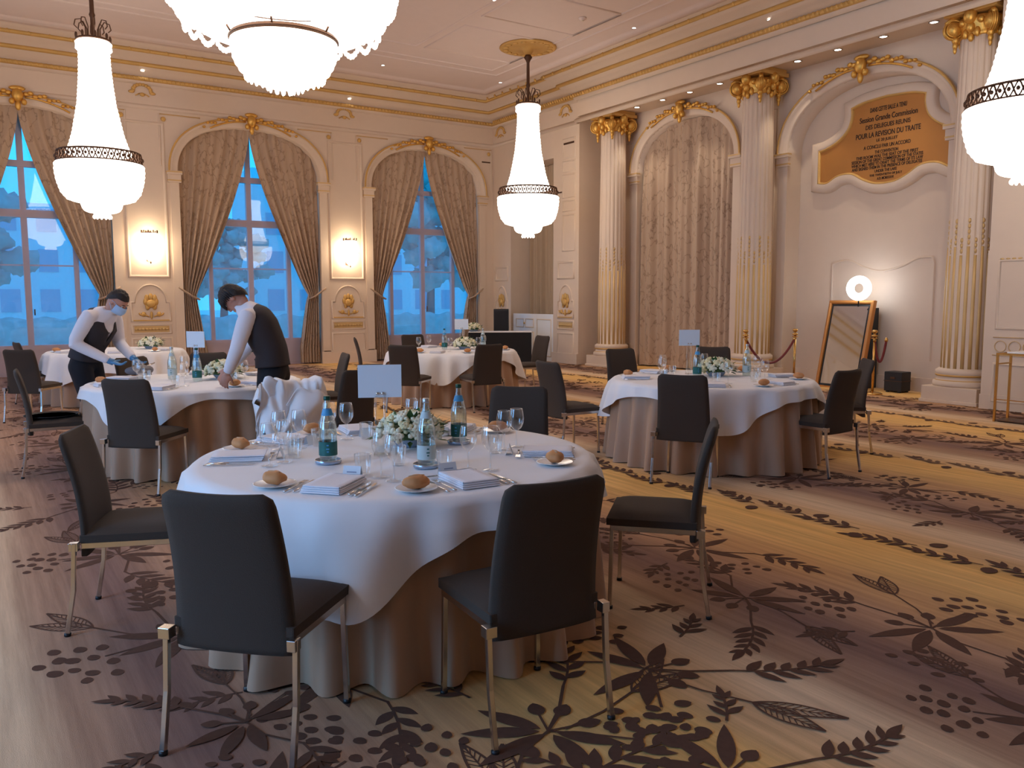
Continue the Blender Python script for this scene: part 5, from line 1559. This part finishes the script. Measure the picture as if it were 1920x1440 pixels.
    if hair_len:
        rn = random.Random(2)
        for q in range(26):
            a = -.3+q/25*3.7 - .0; x_, y_ = math.cos(a)*.08, math.sin(a)*.10
            hb.tube([hp(x_*.9,y_*.9,.08), hp(x_*1.12,y_*1.12,.04), hp(x_*1.16,y_*1.2,.0-.02*rn.random())], [.013,.010,.003], 6)
    ho = hb.build('hair', M['hair'], t, solid=0)
    if mask:
        mk = MB()
        def mf(u, v):
            a = -1.15+2.3*u; z = .002-.088*v; b = .014*math.cos(a*1.3)*math.sin(v*PI)
            return hp(math.sin(a)*(.082+b), math.cos(a)*(.104+b)+.012*(1-abs(a)/1.15), z)
        mk.grid(mf, 20, 12)
        for s_ in (-1,1): mk.tube([hp(s_*.075,.045,.0), hp(s_*.084,.02,.01), hp(s_*.086,-.01,.005)], .0022, 5); mk.tube([hp(s_*.075,.045,-.08), hp(s_*.085,.015,-.045), hp(s_*.084,-.015,-.03)], .0022, 5)
        mk.build('face_mask', M['mask'], t)
    # shirt: torso plus sleeves, one mesh
    upv = lambda a, b: tuple(Vector(b)-Vector(a))
    sm = MB()
    u1 = upv(hip, waist); u2 = upv(waist, chest); u3 = upv(chest, neck)
    shm = tuple((Vector(J['shL'])+Vector(J['shR']))/2)
    loft(sm, [(lerp(hip,waist,.3),.165,.115,u1),(waist,.158,.110,u2),(lerp(waist,chest,.5),.172,.12,u2),(chest,.185,.125,u2),(lerp(chest,shm,.75),.175,.105,u3),(lerp(shm,neck,.45),.125,.098,u3),(lerp(shm,neck,1.0),.072,.074,u3)])
    for nm, s_ in (('L',-1),('R',1)):
        sh, el, wr = J['sh'+nm], J['el'+nm], J['wr'+nm]
        i0 = lerp(sh, shm, .35)
        pts = [i0, sh, lerp(sh,el,.25), lerp(sh,el,.6), lerp(sh,el,.9), el, lerp(el,wr,.2), lerp(el,wr,.6), lerp(el,wr,.88), lerp(el,wr,.95)]
        sm.tube(pts, [.060,.068,.070,.066,.060,.058,.056,.050,.043,.040], 16)
        cu_ = MB()
    cl = Vector(neck); sm.tube([cl+Vector(u3).normalized()*-.01+Vector((.062*math.cos(a*PI/9),.062*math.sin(a*PI/9),.0)) for a in range(18)], .018, 8, closed=True)
    fuse(sm, .010, 5).build('shirt', M['shirt'], t)
    # waistcoat: fuller shell over the torso, open V at the front
    vm = MB(); N = 61; rows = []
    base = [(lerp(hip,waist,.05),.186,.134,u1,0),(lerp(hip,waist,.5),.180,.130,u1,0),(waist,.176,.127,u2,0),(lerp(waist,chest,.5),.188,.137,u2,0),(chest,.198,.142,u2,.10),(lerp(chest,shm,.6),.180,.130,u3,.34),(lerp(shm,neck,.0),.154,.114,u3,.55),(lerp(shm,neck,.6),.100,.090,u3,.75)]
    secs = []
    for (A_, B_) in zip(base, base[1:]):
        for q in range(4):
            t_ = q/4; secs.append((lerp(A_[0],B_[0],t_), A_[1]+(B_[1]-A_[1])*t_, A_[2]+(B_[2]-A_[2])*t_, lerp(Vector(A_[3]).normalized(),Vector(B_[3]).normalized(),t_), A_[4]+(B_[4]-A_[4])*t_))
    secs.append(base[-1])
    for (c_, wx, wy, up, gp) in secs:
        up = Vector(up).normalized(); x = Vector((1,0,0)); x = (x-up*x.dot(up)).normalized(); y = up.cross(x); row = []
        for i in range(N):
            a = PI/2 + gp + (2*PI-2*gp)*i/(N-1)
            p = 2.4; ca = math.copysign(abs(math.cos(a))**(2/p), math.cos(a)); sa = math.copysign(abs(math.sin(a))**(2/p), math.sin(a))
            row.append(Vector(c_)+x*wx*ca+y*wy*sa)
        rows.append((row, gp))
    vs = [p for r_, _g in rows for p in r_]; fs = []
    J0 = 17
    for j in range(len(rows)-1):
        gp = rows[j][1]
        for i in range(N-1):
            if j >= J0:      # arm openings
                aa = gp + (2*PI-2*gp)*(i+.5)/(N-1); hw_ = .34*math.sin(min(1,(j-J0+1)/7)*PI*.75)
                if abs(aa-PI/2) < hw_ or abs(aa-3*PI/2) < hw_: continue
            fs.append((j*N+i, j*N+i+1, (j+1)*N+i+1, (j+1)*N+i))
    vm.add(vs, fs, True)
    wc = vm.build('waistcoat', M['vest'], t, solid=.006)
    vb = MB()
    for k in range(4):
        c_ = lerp(hip, chest, .18+.2*k); vb.ell((c_[0], c_[1]+.138, c_[2]+.0), (.007,.004,.007), 8, 6)
    vb.build('waistcoat_button', M['blk'], wc)
    # trousers
    tr = []
    for s_, nm in ((-1,'L'),(1,'R')):
        kn, an = J['kn'+nm], J['an'+nm]; hj = (hip[0]+s_*.085, hip[1]-.005, hip[2]-.07)
        tr.append([(*lerp(hip,waist,.25),.16,.115),(*hip,.155,.125),(*hj,.105,.115),(*lerp(hj,kn,.5),.092,.098),(*kn,.078,.082),(*lerp(kn,an,.5),.070,.075),(an[0],an[1],.07,.062,.07)])
    tm = MB(); limbs(tm, tr); fuse(tm, .012, 10).build('trousers', M['trouser'], t)
    bt = MB(); loft(bt, [(lerp(hip,waist,.10),.172,.124,u1),(lerp(hip,waist,.30),.170,.122,u1)]); bt.build('belt', M['shoe'], t)
    for s_, nm in ((-1,'L'),(1,'R')):
        an = J['an'+nm]; sh_ = MB()
        sh_.ell((an[0],an[1]+.07,.045), (.048,.145,.045), 16, 10, fn=lambda d: 1 if d.z > -.5 else .97); sh_.box(an[0]-.042,an[0]+.042,an[1]-.06,an[1]+.19,0,.018); sh_.ell((an[0],an[1],.085),(.045,.055,.05),12,8)
        sh_.build('shoe', M['shoe'], t)
    return t
w1 = dict(hip=(0,-.04,.93), waist=(0,.0,1.06), chest=(0,.12,1.26), neck=(0,.245,1.405), head=(0,.325,1.495),
    shL=(-.185,.17,1.36), elL=(-.22,.18,1.08), wrL=(-.10,.40,.93), shR=(.185,.14,1.36), elR=(.26,.02,1.10), wrR=(.13,.30,.92),
    hdL=(.15,.8,-.45), hsL=(-1,.1,0), hdR=(-.3,.85,-.35), hsR=(-1,-.2,0),
    knL=(-.10,.03,.50), anL=(-.11,-.02,.07), knR=(.10,.05,.50), anR=(.12,.0,.07))
make_waiter('person in white shirt, dark waistcoat, blue gloves and face mask, bending over a table', (0.97,9.10,0), rad(-130), w1, 0, True, True, .75)
w2 = dict(hip=(0,-.05,.94), waist=(0,-.04,1.08), chest=(0,.05,1.29), neck=(0,.19,1.455), head=(0,.27,1.525),
    shL=(-.19,.09,1.38), elL=(-.24,.17,1.10), wrL=(-.20,.27,.90), shR=(.19,.10,1.38), elR=(.22,.22,1.11), wrR=(.14,.40,.90),
    hdL=(.1,.35,-.8), hsL=(0,1,.2), hdR=(-.1,.5,-.8), hsR=(0,1,.2),
    knL=(-.10,.0,.50), anL=(-.11,-.05,.07), knR=(.10,.02,.50), anR=(.11,-.02,.07))
make_waiter('person in white shirt and dark waistcoat seen from the side, head bowed, no mask', (2.10,7.02,0), rad(55), w2, 1, False, False, 1.0)
# cloth in the gloved hands
t = thing('polishing_cloth', 'dark cloth and cutlery bundle held in the blue-gloved hands', 'cloth', (1.36,8.69,.80), .4)
m_ = MB(); m_.ell((0,0,.03),(.13,.08,.045),20,12, fn=lambda d: 1+.16*math.sin(d.x*7+d.y*5)); m_.build('bundled_cloth', M['vestf'], t)
m_ = MB(); m_.tube([(.05,0,.05),(.17,.02,.09)], .006, 6); m_.tube([(.05,.02,.05),(.16,.05,.08)], .006, 6); m_.build('cutlery_handles', M['steel'], t)
# ------------------------------------------------------------------ outside the windows
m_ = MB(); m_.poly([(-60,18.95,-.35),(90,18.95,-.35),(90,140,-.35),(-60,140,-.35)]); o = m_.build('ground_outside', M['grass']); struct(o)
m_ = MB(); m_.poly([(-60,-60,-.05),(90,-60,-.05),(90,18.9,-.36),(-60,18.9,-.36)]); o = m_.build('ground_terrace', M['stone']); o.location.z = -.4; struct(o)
def tree(x, y, h, r, label, seed):
    t = thing('garden_tree', label, 'tree', (x,y,-.35)); rn = random.Random(seed)
    m_ = MB(); m_.tube([(0,0,0),(.1,0,h*.3),(0,.1,h*.6)], [.3,.22,.12], 8); m_.build('trunk', M['bark'], t)
    m_ = MB()
    for k in range(70):
        a = rn.uniform(0,2*PI); q = rn.uniform(.1,1)*r; z = h*rn.uniform(.30,1)
        q *= 1-.8*abs(z/h-.55); s_ = r*rn.uniform(.12,.26)
        m_.ell((q*math.cos(a),q*math.sin(a),z), (s_,s_,s_*.7), 12, 8, fn=lambda d: 1+.16*math.sin(d.x*9+k)+.14*math.sin(d.z*11+d.y*7))
    m_.build('foliage', M['tree'], t)
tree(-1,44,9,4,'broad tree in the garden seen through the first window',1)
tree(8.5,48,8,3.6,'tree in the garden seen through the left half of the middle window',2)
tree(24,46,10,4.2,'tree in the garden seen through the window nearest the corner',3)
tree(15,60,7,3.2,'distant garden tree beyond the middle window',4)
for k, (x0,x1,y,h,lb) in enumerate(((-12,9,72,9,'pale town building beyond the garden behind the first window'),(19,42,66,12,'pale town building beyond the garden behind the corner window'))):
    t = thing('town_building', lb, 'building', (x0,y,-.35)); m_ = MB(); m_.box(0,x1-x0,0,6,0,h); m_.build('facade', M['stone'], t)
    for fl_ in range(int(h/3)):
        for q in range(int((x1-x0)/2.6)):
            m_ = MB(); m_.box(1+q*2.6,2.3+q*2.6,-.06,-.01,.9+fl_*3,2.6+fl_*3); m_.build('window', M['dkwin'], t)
hd = thing('garden_hedge', 'low clipped hedge at the end of the lawn', 'hedge', (-30,38,-.35)); m_ = MB()
m_.grid(lambda u,v: (80*u, .8*math.cos(v*PI)+.1*math.sin(u*300), 1.1*math.sin(v*PI)**.5+.08*math.sin(u*410+v*9)), 400, 8); m_.build('foliage', M['tree'], hd)

# ------------------------------------------------------------------ world and lights
wd = bpy.data.worlds.new('dusk_sky'); SC.world = wd; wd.use_nodes = True; nt = wd.node_tree
bg = nt.nodes['Background']; tc = nt.nodes.new('ShaderNodeTexCoord'); sx = nt.nodes.new('ShaderNodeSeparateXYZ'); cr = nt.nodes.new('ShaderNodeValToRGB')
nz = nt.nodes.new('ShaderNodeTexNoise'); nz.inputs['Scale'].default_value = 3
cr.color_ramp.elements[0].position = .45; cr.color_ramp.elements[0].color = (.03,.46,.95,1)
cr.color_ramp.elements[1].position = .75; cr.color_ramp.elements[1].color = (.02,.33,.85,1)
nt.links.new(tc.outputs['Generated'], sx.inputs[0]); 
mr = nt.nodes.new('ShaderNodeMapRange'); mr.inputs['From Min'].default_value = -1; nt.links.new(sx.outputs['Z'], mr.inputs['Value']); nt.links.new(mr.outputs[0], cr.inputs['Fac'])
nt.links.new(cr.outputs['Color'], bg.inputs['Color']); bg.inputs['Strength'].default_value = 2.2
def area(name, loc, rot, sx_, sy_, col, e):
    l = bpy.data.lights.new(name, 'AREA'); l.shape = 'RECTANGLE'; l.size = sx_; l.size_y = sy_; l.color = col; l.energy = e
    o = bpy.data.objects.new(name, l); COL.objects.link(o); o.location = loc; o.rotation_euler = rot; return o
# daylight entering by the left and rear windows
for k, (y, e_) in enumerate(((2.6,270),(8.4,110))): area('window_daylight', (XL-.6,y,2.8), (0,rad(-90),0), 4.0, 2.8, (.28,.56,1), e_)
# spotlights in the soffit
for y in (13.55,12.02,9.5,7.92):
    l = bpy.data.lights.new('soffit_spot','SPOT'); l.energy = 55; l.spot_size = rad(75); l.spot_blend = .6; l.color = (1,.88,.72); l.shadow_soft_size = .04
    o = bpy.data.objects.new('soffit_spot', l); COL.objects.link(o); o.location = (12.02,y,5.47)
vs_ = SC.view_settings; vs_.view_transform = 'Standard'; vs_.look = 'None'; vs_.exposure = 0; vs_.gamma = 1; vs_.use_curve_mapping = False
SC.cycles.max_bounces = 8; SC.cycles.transparent_max_bounces = 16; SC.cycles.use_denoising = True
SC.cycles.sample_clamp_indirect = 6
